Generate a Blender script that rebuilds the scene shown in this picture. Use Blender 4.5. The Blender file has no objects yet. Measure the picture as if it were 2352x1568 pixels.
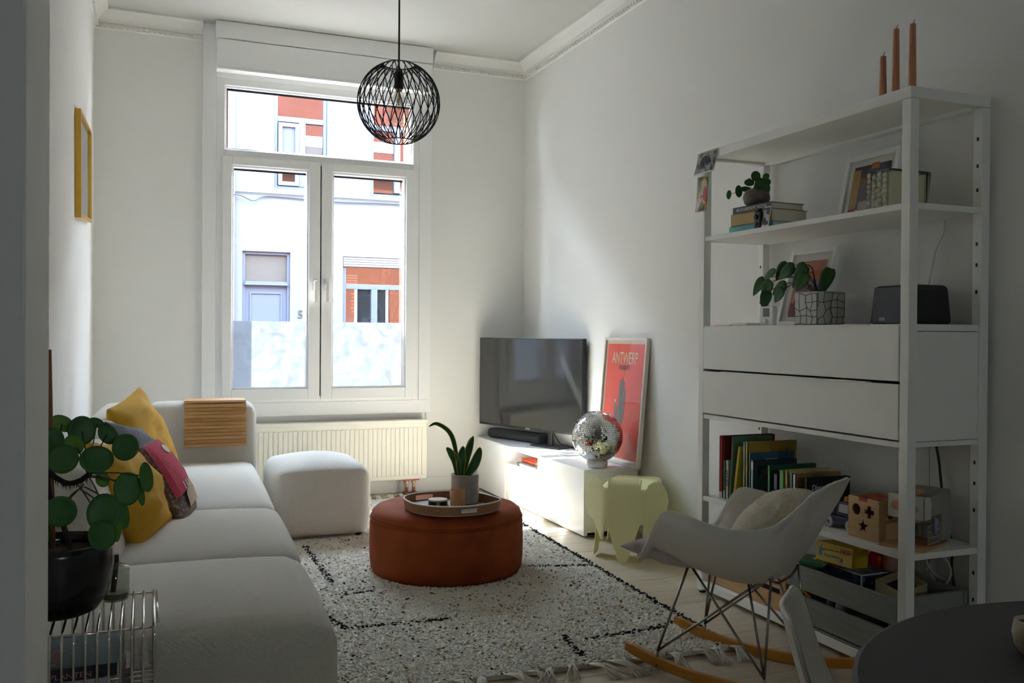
import bpy, bmesh, math, random
from mathutils import Vector as V, Matrix
random.seed(7)
sin, cos, pi, tan, atan2, sqrt = math.sin, math.cos, math.pi, math.tan, math.atan2, math.sqrt
sc = bpy.context.scene
COL = sc.collection

# ------------------------------------------------------------ camera, sky, sun, exposure
CAM_Z, YAW, PITCH, ROLL, FPX = 1.12568, 0.38579, -0.007273, 0.006939, 2069.3
cam_data = bpy.data.cameras.new('camera'); cam = bpy.data.objects.new('camera', cam_data); COL.objects.link(cam)
fwd = V((sin(YAW)*cos(PITCH), cos(YAW)*cos(PITCH), sin(PITCH)))
rgt = V((cos(YAW), -sin(YAW), 0)); upv = rgt.cross(fwd)
r2 = rgt*cos(ROLL)+upv*sin(ROLL); u2 = upv*cos(ROLL)-rgt*sin(ROLL)
mw = Matrix((r2, u2, -fwd)).transposed().to_4x4(); mw.translation = V((0, 0, CAM_Z)); cam.matrix_world = mw
cam_data.sensor_width = 36; cam_data.lens = 36*FPX/2352; cam_data.clip_start = .05; cam_data.clip_end = 200
sc.camera = cam

world = bpy.data.worlds.new('sky'); sc.world = world; world.use_nodes = True
wn = world.node_tree.nodes; wl = world.node_tree.links; wn.clear()
wo = wn.new('ShaderNodeOutputWorld'); wb = wn.new('ShaderNodeBackground'); wr = wn.new('ShaderNodeValToRGB')
# bright hazy spring sky: whiter towards the horizon, light blue overhead
wt_ = wn.new('ShaderNodeTexCoord'); wx = wn.new('ShaderNodeSeparateXYZ'); wl.new(wt_.outputs['Generated'], wx.inputs[0]); wl.new(wx.outputs['Z'], wr.inputs[0])
wr.color_ramp.elements[0].position = 0; wr.color_ramp.elements[0].color = (.86, .93, 1.0, 1); wr.color_ramp.elements[1].position = .9; wr.color_ramp.elements[1].color = (.60, .76, 1.0, 1)
wb.inputs['Strength'].default_value = 2.9
wl.new(wr.outputs[0], wb.inputs[0]); wl.new(wb.outputs[0], wo.inputs[0])

sd = bpy.data.lights.new('sun', 'SUN'); sun = bpy.data.objects.new('sun', sd); COL.objects.link(sun)
sd.energy = 5.5; sd.angle = math.radians(.6); sd.color = (1.0, .955, .89)
sun.rotation_euler = V((.87, -1.0, -1.6)).to_track_quat('-Z', 'Y').to_euler()
sun.location = (-8, 16, 16)
# portal that only guides sky sampling through the window opening (emits nothing itself)
pd = bpy.data.lights.new('window_portal', 'AREA'); pd.shape = 'RECTANGLE'; pd.size = 1.3; pd.size_y = 2.2
po = bpy.data.objects.new('window_portal', pd); COL.objects.link(po); pd.cycles.is_portal = True
po.location = (1.12, 6.42, 1.72); po.rotation_euler = V((0, -1, 0)).to_track_quat('-Z', 'Z').to_euler()

pd2 = bpy.data.lights.new('rear_portal', 'AREA'); pd2.shape = 'RECTANGLE'; pd2.size = .55; pd2.size_y = .5
po2 = bpy.data.objects.new('rear_portal', pd2); COL.objects.link(po2); pd2.cycles.is_portal = True
po2.location = (.85, -3.9, 1.75); po2.rotation_euler = V((0, 1, 0)).to_track_quat('-Z', 'Z').to_euler()

sc.view_settings.view_transform = 'Standard'; sc.view_settings.look = 'None'
sc.view_settings.exposure = 3.95; sc.view_settings.gamma = 1; sc.view_settings.use_curve_mapping = False
cy = sc.cycles
cy.max_bounces = 14; cy.diffuse_bounces = 8; cy.glossy_bounces = 5; cy.transmission_bounces = 8; cy.transparent_max_bounces = 16
cy.sample_clamp_indirect = 8; cy.use_denoising = True; cy.caustics_reflective = False; cy.caustics_refractive = False

# ------------------------------------------------------------ materials
def lin(c):
    return tuple((x/255/12.92 if x/255 <= .04045 else ((x/255+.055)/1.055)**2.4) for x in c[:3])
MATS = {}
def M(name, col=(200, 200, 200), rough=.5, metal=0, noise=None, bump=None, stretch=None, col2=None, spec=None, trans=None, coat=0, sheen=0, weave=None):
    """procedural principled material; noise=(scale, low, high) mixes col->col2; bump=(scale, strength, distance)"""
    if name in MATS: return MATS[name]
    m = bpy.data.materials.new(name); m.use_nodes = True; MATS[name] = m
    nt = m.node_tree; N = nt.nodes; L = nt.links
    b = N['Principled BSDF']
    b.inputs['Base Color'].default_value = (*lin(col), 1); b.inputs['Roughness'].default_value = rough; b.inputs['Metallic'].default_value = metal
    if spec is not None: b.inputs['Specular IOR Level'].default_value = spec
    if coat: b.inputs['Coat Weight'].default_value = coat; b.inputs['Coat Roughness'].default_value = .1
    if sheen: b.inputs['Sheen Weight'].default_value = sheen; b.inputs['Sheen Roughness'].default_value = .4; b.inputs['Sheen Tint'].default_value = (*lin(col2 or col), 1)
    if noise or bump or weave:
        tc = N.new('ShaderNodeTexCoord'); mp = N.new('ShaderNodeMapping'); L.new(tc.outputs['Object'], mp.inputs[0])
        if stretch: mp.inputs['Scale'].default_value = stretch
    if noise:
        t = N.new('ShaderNodeTexNoise'); t.inputs['Scale'].default_value = noise[0]; t.inputs['Detail'].default_value = 5
        L.new(mp.outputs[0], t.inputs['Vector'])
        r = N.new('ShaderNodeValToRGB'); r.color_ramp.elements[0].position = noise[1]; r.color_ramp.elements[1].position = noise[2]
        r.color_ramp.elements[0].color = (*lin(col), 1); r.color_ramp.elements[1].color = (*lin(col2 or col), 1)
        L.new(t.outputs[0], r.inputs[0]); L.new(r.outputs[0], b.inputs['Base Color'])
    if bump or weave:
        bp = N.new('ShaderNodeBump')
        if weave:
            w1 = N.new('ShaderNodeTexWave'); w1.inputs['Scale'].default_value = weave[0]; w1.bands_direction = 'DIAGONAL'
            w2 = N.new('ShaderNodeTexNoise'); w2.inputs['Scale'].default_value = weave[0]*2.2
            L.new(mp.outputs[0], w1.inputs['Vector']); L.new(mp.outputs[0], w2.inputs['Vector'])
            ad = N.new('ShaderNodeMath'); ad.operation = 'ADD'; L.new(w1.outputs['Fac'], ad.inputs[0]); L.new(w2.outputs[0], ad.inputs[1])
            L.new(ad.outputs[0], bp.inputs['Height']); bp.inputs['Strength'].default_value = weave[1]; bp.inputs['Distance'].default_value = weave[2]
        else:
            t2 = N.new('ShaderNodeTexNoise'); t2.inputs['Scale'].default_value = bump[0]; t2.inputs['Detail'].default_value = 3
            L.new(mp.outputs[0], t2.inputs['Vector']); L.new(t2.outputs[0], bp.inputs['Height'])
            bp.inputs['Strength'].default_value = bump[1]; bp.inputs['Distance'].default_value = bump[2]
        L.new(bp.outputs[0], b.inputs['Normal'])
    if trans:   # thin translucent sheet
        b.inputs['Transmission Weight'].default_value = trans
    return m

def glass(name, tint=(255, 255, 255), gloss=.0, rough=0.0):
    """thin pane: see-through with a fresnel reflection"""
    if name in MATS: return MATS[name]
    m = bpy.data.materials.new(name); m.use_nodes = True; MATS[name] = m
    N = m.node_tree.nodes; L = m.node_tree.links; N.clear()
    o = N.new('ShaderNodeOutputMaterial'); mx = N.new('ShaderNodeMixShader'); t = N.new('ShaderNodeBsdfTransparent'); g = N.new('ShaderNodeBsdfGlossy')
    t.inputs[0].default_value = (*lin(tint), 1); g.inputs['Roughness'].default_value = rough
    fr = N.new('ShaderNodeLayerWeight'); fr.inputs['Blend'].default_value = .5   # Schlick, the same from both sides of the sheet
    pw_ = N.new('ShaderNodeMath'); pw_.operation = 'POWER'; pw_.inputs[1].default_value = 5; L.new(fr.outputs['Facing'], pw_.inputs[0])
    mm = N.new('ShaderNodeMath'); mm.operation = 'MULTIPLY_ADD'; mm.inputs[1].default_value = .95; mm.inputs[2].default_value = .025+gloss; mm.use_clamp = True
    L.new(pw_.outputs[0], mm.inputs[0]); L.new(mm.outputs[0], mx.inputs[0]); L.new(t.outputs[0], mx.inputs[1]); L.new(g.outputs[0], mx.inputs[2]); L.new(mx.outputs[0], o.inputs[0])
    return m

def leafmat(name, col, col2):
    if name in MATS: return MATS[name]
    m = M(name, col, .48, noise=(18, .35, .7), col2=col2)
    N = m.node_tree.nodes; L = m.node_tree.links
    b = N['Principled BSDF']; o = [n for n in N if n.type == 'OUTPUT_MATERIAL'][0]
    tr = N.new('ShaderNodeBsdfTranslucent'); tr.inputs[0].default_value = (*lin(col2), 1)
    mx = N.new('ShaderNodeMixShader'); mx.inputs[0].default_value = .25
    L.new(b.outputs[0], mx.inputs[1]); L.new(tr.outputs[0], mx.inputs[2]); L.new(mx.outputs[0], o.inputs[0])
    return m

def woodmat(name, col, col2, rough=.5, axis=0, scale=6):
    st = [18, 18, 18]; st[axis] = 1.2
    return M(name, col, rough, noise=(scale, .3, .72), col2=col2, stretch=st, bump=(scale*3, .12, .002))

white_wall = M('wall_paint', (230, 230, 227), .85, bump=(160, .05, .002), noise=(1.2, .3, .8), col2=(233, 233, 230))
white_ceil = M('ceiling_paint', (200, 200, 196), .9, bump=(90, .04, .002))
white_pvc = M('white_pvc', (236, 237, 237), .35)
white_gloss = M('white_lacquer', (240, 240, 238), .28)
white_metal = M('white_powdercoat', (240, 240, 234), .42)
white_plastic = M('white_plastic', (228, 226, 221), .42)
black_metal = M('black_metal', (22, 22, 23), .4, metal=.4)
black_plastic = M('black_plastic', (20, 20, 22), .4)
chrome = M('chrome', (225, 222, 216), .14, metal=1)
steel = M('steel_wire', (150, 148, 145), .25, metal=1)
paper = M('book_pages', (222, 216, 202), .8, bump=(300, .3, .002), stretch=(1, 1, 8))
soil_m = M('soil', (38, 28, 22), .95, noise=(60, .3, .7), col2=(58, 44, 34), bump=(80, .8, .01))

# ------------------------------------------------------------ mesh helpers
class MB:
    def __init__(s): s.v = []; s.f = []; s.mi = []; s.cur = 0
    def add(s, vs, fs):
        o = len(s.v); s.v += [tuple(p) for p in vs]; s.f += [tuple(i+o for i in f) for f in fs]; s.mi += [s.cur]*len(fs); return s
    def box(s, x0, y0, z0, x1, y1, z1, X=None):
        vs = [V((x, y, z)) for x in (x0, x1) for y in (y0, y1) for z in (z0, z1)]
        if X is not None: vs = [X @ p for p in vs]
        return s.add(vs, [(0, 1, 3, 2), (4, 6, 7, 5), (0, 4, 5, 1), (2, 3, 7, 6), (0, 2, 6, 4), (1, 5, 7, 3)])
    def bar(s, p, q, w, h, up=(0, 0, 1)):
        p, q = V(p), V(q); d = (q-p).normalized(); u = V(up); a = d.cross(u)
        if a.length < 1e-5: a = d.cross(V((1, 0, 0)))
        a.normalize(); b = a.cross(d)
        vs = [c+a*i*w/2+b*j*h/2 for c in (p, q) for i, j in ((-1, -1), (1, -1), (1, 1), (-1, 1))]
        return s.add(vs, [(3, 2, 1, 0), (4, 5, 6, 7)]+[(i, (i+1) % 4, (i+1) % 4+4, i+4) for i in range(4)])
    def tube(s, pts, r, n=8, cap=True, closed=False):
        pts = [V(p) for p in pts]; m = len(pts); rr = r if isinstance(r, (list, tuple)) else [r]*m
        vs = []; ref = None
        for i in range(m):
            if closed: d = pts[(i+1) % m]-pts[i-1]
            else: d = pts[min(i+1, m-1)]-pts[max(i-1, 0)]
            d.normalize()
            if ref is None:
                ref = d.cross(V((0, 0, 1)))
                if ref.length < .05: ref = d.cross(V((1, 0, 0)))
            else: ref = ref-d*ref.dot(d)
            ref.normalize(); b = d.cross(ref)
            vs += [pts[i]+(ref*cos(2*pi*k/n)+b*sin(2*pi*k/n))*rr[i] for k in range(n)]
        fs = []
        for i in range(m if closed else m-1):
            for k in range(n):
                a = i*n+k; c = i*n+(k+1) % n; j = ((i+1) % m)*n
                fs.append((a, c, j+(k+1) % n, j+k))
        if cap and not closed: fs += [tuple(range(n))[::-1], tuple((m-1)*n+k for k in range(n))]
        return s.add(vs, fs)
    def lathe(s, prof, n=32, c=(0, 0, 0), X=None, cap=True):
        c = V(c); vs = []; m = len(prof)
        for r, z in prof:
            for k in range(n):
                p = V((r*cos(2*pi*k/n), r*sin(2*pi*k/n), z))
                vs.append((X @ p if X is not None else p)+c)
        fs = [(i*n+k, i*n+(k+1) % n, (i+1)*n+(k+1) % n, (i+1)*n+k) for i in range(m-1) for k in range(n)]
        if cap: fs += [tuple(range(n))[::-1], tuple((m-1)*n+k for k in range(n))]
        return s.add(vs, fs)
    def prism(s, poly, o, a, b, d):
        """polygon (2-D list) in plane o + x*a + y*b, extruded by vector d"""
        o, a, b, d = V(o), V(a), V(b), V(d); n = len(poly)
        vs = [o+a*x+b*y for x, y in poly]; vs += [p+d for p in vs]
        return s.add(vs, [tuple(range(n))[::-1], tuple(range(n, 2*n))]+[(i, (i+1) % n, (i+1) % n+n, i+n) for i in range(n)])
    def grid(s, P, closed_u=False):
        nu, nv = len(P), len(P[0]); vs = [p for r in P for p in r]; fs = []
        for i in range(nu if closed_u else nu-1):
            for j in range(nv-1):
                k = (i+1) % nu
                fs.append((i*nv+j, k*nv+j, k*nv+j+1, i*nv+j+1))
        return s.add(vs, fs)
    def build(s, name, mat, parent=None, smooth=False, bevel=0, seg=2, sub=0, solid=0, local=False):
        me = bpy.data.meshes.new(name)
        vs = s.v
        if parent is not None and not local:
            o = ROOT.get(parent.name, V((0, 0, 0))); vs = [(p[0]-o.x, p[1]-o.y, p[2]-o.z) for p in vs]
        me.from_pydata(vs, [], s.f)
        ms = mat if isinstance(mat, (list, tuple)) else [mat]
        for m in ms: me.materials.append(m)
        if len(ms) > 1: me.polygons.foreach_set('material_index', s.mi)
        if smooth: me.polygons.foreach_set('use_smooth', [True]*len(me.polygons))
        me.update()
        bm = bmesh.new(); bm.from_mesh(me); bmesh.ops.recalc_face_normals(bm, faces=bm.faces); bm.to_mesh(me); bm.free()
        ob = bpy.data.objects.new(name, me); COL.objects.link(ob)
        if parent is not None:
            ob.parent = parent; ROOT[ob.name] = ROOT.get(parent.name, V((0, 0, 0)))
        if solid:
            k = ob.modifiers.new('thickness', 'SOLIDIFY'); k.thickness = solid; k.offset = 0
        if bevel:
            k = ob.modifiers.new('edges', 'BEVEL'); k.width = bevel; k.segments = seg; k.limit_method = 'ANGLE'; k.angle_limit = .7; k.harden_normals = False
        if sub:
            k = ob.modifiers.new('smooth', 'SUBSURF'); k.levels = sub; k.render_levels = sub
        return ob
ROOT = {}
def thing(name, label, cat, loc=(0, 0, 0), rotz=0, group=None):
    o = bpy.data.objects.new(name, None); COL.objects.link(o); o.empty_display_size = .05
    o.location = loc; o.rotation_euler = (0, 0, rotz); o['label'] = label; o['category'] = cat
    if group: o['group'] = group
    ROOT[o.name] = V((0, 0, 0)) if rotz else V(loc)
    return o
def tag(o, label, cat, group=None):
    o['label'] = label; o['category'] = cat
    if group: o['group'] = group
    return o
def struct(o): o['kind'] = 'structure'; return o
def stuff(o): o['kind'] = 'stuff'; return o
def sub(o, label): o['label'] = label; return o
def rbox(c, s, r, n=8, crown=0, X=None, crown_x=0):
    """rounded, slightly crowned upholstery block: centre c, full size s, edge radius r"""
    mb = MB(); h = V(s)/2; c = V(c)
    for ax in range(3):
        for sg in (-1, 1):
            P = []
            for i in range(n+1):
                row = []
                for j in range(n+1):
                    q = [0, 0, 0]; q[ax] = sg
                    q[(ax+1) % 3] = -cos(pi*i/n); q[(ax+2) % 3] = -cos(pi*j/n)
                    p = V((q[0]*h.x, q[1]*h.y, q[2]*h.z))
                    inn = V([max(-(h[k]-r), min(h[k]-r, p[k])) for k in range(3)])
                    d = p-inn
                    if d.length > 1e-6: p = inn+d.normalized()*r
                    bx = (1-min(1, (p.x/h.x)**2)); by = (1-min(1, (p.y/h.y)**2)); bz = (1-min(1, (p.z/h.z)**2))
                    p.z += crown*bx*by*(1 if p.z > 0 else 0)
                    p.x += crown_x*by*bz*(1 if p.x > 0 else -1 if p.x < 0 else 0)
                    if X is not None: p = X @ p
                    row.append(p+c)
                P.append(row)
            mb.grid(P)
    return mb
def weld(ob, d=.0005):
    bm = bmesh.new(); bm.from_mesh(ob.data); bmesh.ops.remove_doubles(bm, verts=bm.verts, dist=d); bmesh.ops.recalc_face_normals(bm, faces=bm.faces); bm.to_mesh(ob.data); bm.free(); return ob
def text(body, size, o, right, up, mat, parent, name='lettering', align='CENTER', ext=.0004, sx=1.0):
    cu = bpy.data.curves.new(name, 'FONT'); cu.body = body; cu.size = size; cu.align_x = align; cu.align_y = 'CENTER'; cu.extrude = ext; cu.resolution_u = 3
    cu.materials.append(mat)
    ob = bpy.data.objects.new(name, cu); COL.objects.link(ob)
    r, u = V(right).normalized(), V(up).normalized(); n = r.cross(u)
    m = Matrix((r*sx, u, n)).transposed().to_4x4()
    m.translation = V(o)-(ROOT.get(parent.name, V((0, 0, 0))) if parent else V((0, 0, 0)))
    ob.matrix_local = m
    if parent: ob.parent = parent; ob.matrix_local = m
    return ob
def bez(pts, n=8):
    """catmull-rom through the points"""
    pts = [V(p) for p in pts]; out = []
    for i in range(len(pts)-1):
        a = pts[max(i-1, 0)]; b = pts[i]; c = pts[i+1]; d = pts[min(i+2, len(pts)-1)]
        for k in range(n):
            t = k/n
            out.append(.5*((2*b)+(c-a)*t+(2*a-5*b+4*c-d)*t*t+(3*b-a-3*c+d)*t**3))
    return out+[pts[-1]]
# ------------------------------------------------------------ the room
XL, XR, YW, ZC = -.31, 2.625, 6.23, 3.145
def slab(name, b, m, **k): return struct(MB().box(*b).build(name, m, **k))
floor_m = M('floor_base', (150, 138, 118), .6)
fl = slab('floor', (-2.3, -3.6, -.12, XR+.15, YW+.06, -.012), floor_m)
plank_ms = []
for i, (c, d) in enumerate([((202, 190, 166), (184, 169, 144)), ((196, 183, 160), (177, 163, 138)), ((206, 195, 172), (189, 175, 150))]):
    plank_ms.append(woodmat('ash_plank_%d' % i, c, d, .42, 0, 3.2))
y = -1.2; row = 0
while y < YW:
    x = -.31-(row*.47 % 1.25) if y > 1.4 else -2.2-(row*.47 % 1.25); y1 = min(y+.1915, YW+.05)
    while x < XR:
        xa, xb = max(x, -.33 if y > 1.4 else -2.25), min(x+1.28, XR+.1)
        if xb-xa > .02:
            MB().box(xa+.0007, y+.0007, -.012, xb-.0007, y1-.0007, random.uniform(-.0004, 0)).build('plank', random.choice(plank_ms), fl)
        x += 1.28
    y += .1925; row += 1
struct(MB().box(XR, -3.6, -.1, XR+.15, YW+.3, ZC+.1).build('wall_right', white_wall))
struct(MB().box(XL-.15, 1.43, -.1, XL, YW+.3, ZC+.1).build('wall_left', white_wall))
struct(MB().box(-2.3, 1.43, -.1, -.157, 1.76, ZC+.1).build('wall_middle', white_wall, bevel=.004))
struct(MB().box(-2.45, -3.6, -.1, -2.3, 1.76, ZC+.1).build('wall_rear_left', white_wall))

struct(MB().box(-2.45, -3.75, ZC, XR+.15, YW+.3, ZC+.12).build('ceiling', white_ceil))

def holed(name, x0, x1, z0, z1, holes, y0, y1, m):
    xs = sorted({x0, x1, *[h[0] for h in holes], *[h[1] for h in holes]}); zs = sorted({z0, z1, *[h[2] for h in holes], *[h[3] for h in holes]})
    mb = MB()
    for a, b in zip(xs, xs[1:]):
        run = None
        for c, d in zip(zs, zs[1:]):
            if any(h[0] <= a and b <= h[1] and h[2] <= c and d <= h[3] for h in holes):
                if run: mb.box(a, y0, run[0], b, y1, run[1]); run = None
            else: run = (run[0], d) if run else (c, d)
        if run: mb.box(a, y0, run[0], b, y1, run[1])
    return mb.build(name, m)
struct(holed('wall_window', XL-.15, XR+.15, -.1, ZC+.1, [(.42, 1.80, .62, 2.82)], YW, 6.29, white_wall))

struct(holed('wall_rear', -2.45, XR+.15, -.1, ZC+.1, [(.60, 1.10, 1.53, 1.97)], -3.75, -3.6, white_wall))
w2 = bpy.data.objects.new('added_fill_window', None); COL.objects.link(w2); struct(w2); ROOT['added_fill_window'] = V((0, 0, 0))  # unseen rear window, added to let in fill light from behind
t = MB()
for a, b, e, g in ((.60, .64, 1.53, 1.97), (1.06, 1.10, 1.53, 1.97), (.64, 1.06, 1.53, 1.57), (.64, 1.06, 1.93, 1.97)): t.box(a, -3.72, e, b, -3.64, g)
t.build('window_frame', white_pvc, w2, bevel=.004); MB().box(.64, -3.682, 1.57, 1.06, -3.678, 1.93).build('pane', glass('window_glass', (250, 252, 252), .02), w2)
struct(MB().box(-10, -16, -.3, 10, -3.75, -.2).build('yard', M('yard_paving', (120, 118, 112), .9)))

# crown moulding, dentil strip, baseboards
crown_m = M('plaster_moulding', (229, 228, 224), .8)
def crown(name, p, q, inward):
    p, q, n = V(p), V(q), V(inward)
    prof = [(0, 0), (.085, 0), (.085, -.012), (.06, -.022), (.035, -.05), (.026, -.062), (.026, -.078), (.012, -.084), (.012, -.11), (0, -.115)]
    mb = MB().prism(prof, p, n, (0, 0, 1), q-p)
    o = struct(mb.build(name, crown_m)); d = (q-p).normalized(); L = (q-p).length; t = MB(); k = .01
    while k < L-.01:
        t.bar(p+d*k+n*.02+V((0, 0, -.098)), p+d*(k+.016)+n*.02+V((0, 0, -.098)), .016, .016); k += .032
    stuff(t.build('dentils', crown_m, o)); return o
crown('trim_1', (XL, YW, ZC-.001), (.335, YW, ZC-.001), (0, -1, 0))
crown('trim_2', (1.905, YW, ZC-.001), (XR, YW, ZC-.001), (0, -1, 0))
crown('trim_3', (XR, YW, ZC-.001), (XR, 1.0, ZC-.001), (-1, 0, 0))
crown('trim_4', (XL, 1.77, ZC-.001), (XL, YW, ZC-.001), (1, 0, 0))
base_m = M('baseboard_white', (225, 225, 222), .45)
struct(MB().box(XL, YW-.014, 0, XR, YW, .10).build('baseboard_window', base_m, bevel=.004))
struct(MB().box(XR-.014, -3.5, 0, XR, YW-.015, .10).build('baseboard_right', base_m, bevel=.004))
struct(MB().box(XL, 1.77, 0, XL+.014, YW-.015, .10).build('baseboard_left', base_m, bevel=.004))

# ------------------------------------------------------------ window: casing, frame, sashes, panes, film
win = bpy.data.objects.new('window_1', None); COL.objects.link(win); struct(win); ROOT['window_1'] = V((0, 0, 0))
F = 6.20   # face of the casing
c = MB(); c.box(.335, F, .66, .42, YW, ZC); c.box(1.80, F, .66, 1.89, YW, ZC); c.box(.42, F, 2.80, 1.80, YW, ZC)
c.box(.335, F, .567, 1.89, YW, .66)
c.build('casing', white_pvc, win, bevel=.003)
c = MB().box(.417, 6.12, 2.845, 1.865, F, 3.03).build('shutter_box', white_pvc, win, bevel=.004)
MB().box(.412, 6.105, 3.034, 1.868, F, ZC-.004).build('shutter_box_top', white_pvc, win, bevel=.003)
MB().box(.417, 6.115, 2.832, 1.865, F, 2.845).build('shutter_box_edge', white_gloss, win, bevel=.003)
c = MB()   # fixed frame
c.box(.42, 6.205, .64, .475, 6.29, 2.82); c.box(1.752, 6.205, .64, 1.80, 6.29, 2.82); c.box(.475, 6.205, 2.755, 1.752, 6.29, 2.82); c.box(.475, 6.205, .64, 1.752, 6.29, .70)
c.box(.475, 6.205, 2.27, 1.752, 6.29, 2.335)
c.build('window_frame', white_pvc, win, bevel=.004)
bead = MB()
def bevel_ring(mb, x0, x1, z0, z1, w, ya, yb):
    for a, b, e, f in ((x0, x0+w, z0, z1), (x1-w, x1, z0, z1), (x0+w, x1-w, z0, z0+w), (x0+w, x1-w, z1-w, z1)): mb.box(a, ya, e, b, yb, f)
bevel_ring(bead, .475, 1.752, 2.335, 2.757, .012, 6.225, 6.285); bead.build('glazing_bead', white_pvc, win)
gas = M('gasket_strip_black', (18, 18, 20), .7)
pane_m = glass('window_glass', (250, 252, 252), .02)
def pane(par, x0, x1, z0, z1):
    MB().box(x0, 6.262, z0, x1, 6.266, z1).build('pane', pane_m, par)
    g = MB(); bevel_ring(g, x0-.002, x1+.002, z0-.002, z1+.002, .005, 6.256, 6.262); g.box(x0, 6.2545, z1-.017, x1, 6.2565, z1); g.build('gasket_and_dark_strip', gas, par)  # sealing ring, plus an added dark strip along the pane top
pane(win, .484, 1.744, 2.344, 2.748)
def film_mat():
    m = bpy.data.materials.new('frosted_film'); m.use_nodes = True; N = m.node_tree.nodes; L = m.node_tree.links; N.clear()
    o = N.new('ShaderNodeOutputMaterial'); tr = N.new('ShaderNodeBsdfTranslucent'); tp = N.new('ShaderNodeBsdfTransparent'); df = N.new('ShaderNodeBsdfDiffuse')
    tc = N.new('ShaderNodeTexCoord'); nz = N.new('ShaderNodeTexNoise'); nz.inputs['Scale'].default_value = 9; nz.inputs['Detail'].default_value = 9; nz.inputs['Distortion'].default_value = 1.6
    L.new(tc.outputs['Object'], nz.inputs['Vector']); rp = N.new('ShaderNodeValToRGB'); rp.color_ramp.elements[0].position = .3; rp.color_ramp.elements[1].position = .62
    rp.color_ramp.elements[0].color = (.055, .062, .07, 1); rp.color_ramp.elements[1].color = (.10, .107, .114, 1); L.new(nz.outputs[0], rp.inputs[0]); L.new(rp.outputs[0], tr.inputs[0])
    tp.inputs[0].default_value = (.6, .62, .64, 1); df.inputs[0].default_value = (.5, .52, .54, 1)
    m1 = N.new('ShaderNodeMixShader'); m1.inputs[0].default_value = .33; m2 = N.new('ShaderNodeMixShader'); m2.inputs[0].default_value = .12
    rf_ = N.new('ShaderNodeBsdfRefraction'); rf_.inputs['Roughness'].default_value = .75; rf_.inputs['IOR'].default_value = 1.25; rf_.inputs['Color'].default_value = (.46, .48, .51, 1)
    L.new(tr.outputs[0], m1.inputs[1]); L.new(rf_.outputs[0], m1.inputs[2]); L.new(m1.outputs[0], m2.inputs[1]); L.new(df.outputs[0], m2.inputs[2]); L.new(m2.outputs[0], o.inputs[0]); return m
film_m = film_mat()
def sash(x0, x1, gx0, gx1, hx):
    s = MB(); z0, z1, a, b = .675, 2.29, .752, 2.232
    s.box(x0, 6.185, z0, gx0, 6.26, z1); s.box(gx1, 6.185, z0, x1, 6.26, z1); s.box(gx0, 6.185, z0, gx1, 6.26, a); s.box(gx0, 6.185, b, gx1, 6.26, z1)
    so = s.build('sash', white_pvc, win, bevel=.005)
    g = MB(); bevel_ring(g, gx0, gx1, a, b, .012, 6.20, 6.258); g.build('glazing_bead', white_pvc, so, bevel=.003)
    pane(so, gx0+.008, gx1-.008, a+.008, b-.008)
    MB().add([(gx0+.009, 6.2612, a+.009), (gx1-.009, 6.2612, a+.009), (gx1-.009, 6.2612, 1.206), (gx0+.009, 6.2612, 1.206)], [(0, 1, 2, 3)]).build('frosted_film', film_m, so)
    h = MB(); h.box(hx-.016, 6.176, 1.42, hx+.016, 6.186, 1.50); h.lathe([(.012, 0), (.012, .03)], 14, (hx, 6.176, 1.47), Matrix.Rotation(pi/2, 4, 'X'))
    h.box(hx-.011, 6.135, 1.34, hx+.011, 6.150, 1.483); h.build('handle', white_plastic, so, bevel=.004)
    return so
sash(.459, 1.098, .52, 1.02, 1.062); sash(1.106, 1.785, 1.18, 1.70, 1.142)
MB().box(1.0985, 6.20, .70, 1.1055, 6.25, 2.27).build('seal', gas, win)
MB().box(.45, 6.262, .60, 1.76, 6.47, .645).build('window_sill', M('blue_stone', (112, 114, 116), .6), win)

# ------------------------------------------------------------ outdoors: own brick front, street, house opposite
brick_m = bpy.data.materials.new('orange_brick'); brick_m.use_nodes = True
_N = brick_m.node_tree.nodes; _L = brick_m.node_tree.links; _b = _N['Principled BSDF']; _b.inputs['Roughness'].default_value = .9
_t = _N.new('ShaderNodeTexBrick'); _tc = _N.new('ShaderNodeTexCoord'); _mp = _N.new('ShaderNodeMapping'); _mp.inputs['Rotation'].default_value = (pi/2, 0, 0)
_t.inputs['Color1'].default_value = (*lin((150, 84, 56)), 1); _t.inputs['Color2'].default_value = (*lin((136, 74, 48)), 1); _t.inputs['Mortar'].default_value = (*lin((116, 76, 58)), 1)
_t.inputs['Scale'].default_value = 4.5; _t.inputs['Mortar Size'].default_value = .012
_L.new(_tc.outputs['Object'], _mp.inputs[0]); _L.new(_mp.outputs[0], _t.inputs['Vector']); _L.new(_t.outputs[0], _b.inputs['Base Color'])
struct(holed('wall_street', -20, 20, -.3, 6.3, [(.50, 1.745, .645, 2.79)], 6.29, 6.44, brick_m))
own = thing('terraced_house', 'orange brick house front with red tiled roof, seen only mirrored in the panes opposite', 'house', (0, 6.44, 0))
rf = MB(); tile_m = M('red_roof_tile', (140, 78, 62), .8, noise=(9, .3, .7), col2=(116, 62, 50))
for i in range(16):
    z = 6.45+i*.19; yy = 6.52-i*.17
    rf.box(-9, yy-.2, z, 12, yy, z+.045+.19)
rf.build('tiled_roof', tile_m, own)
MB().box(-9, 6.3, 6.2, 12, 6.7, 6.42).build('gutter', M('white_gutter', (228, 228, 226), .5), own, bevel=.02)
dkglass = M('dark_window_pane', (40, 44, 50), .08)
for xx in (3.1, 6.2, 9.0):
    for zz in (.9, 3.9):
        f = MB(); bevel_ring(f, xx, xx+1.1, zz, zz+1.75, .08, 6.44, 6.5); f = f.build('window_frame', white_pvc, own)
        MB().box(xx+.07, 6.445, zz+.07, xx+1.03, 6.46, zz+1.68).build('pane', dkglass, f)
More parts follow.
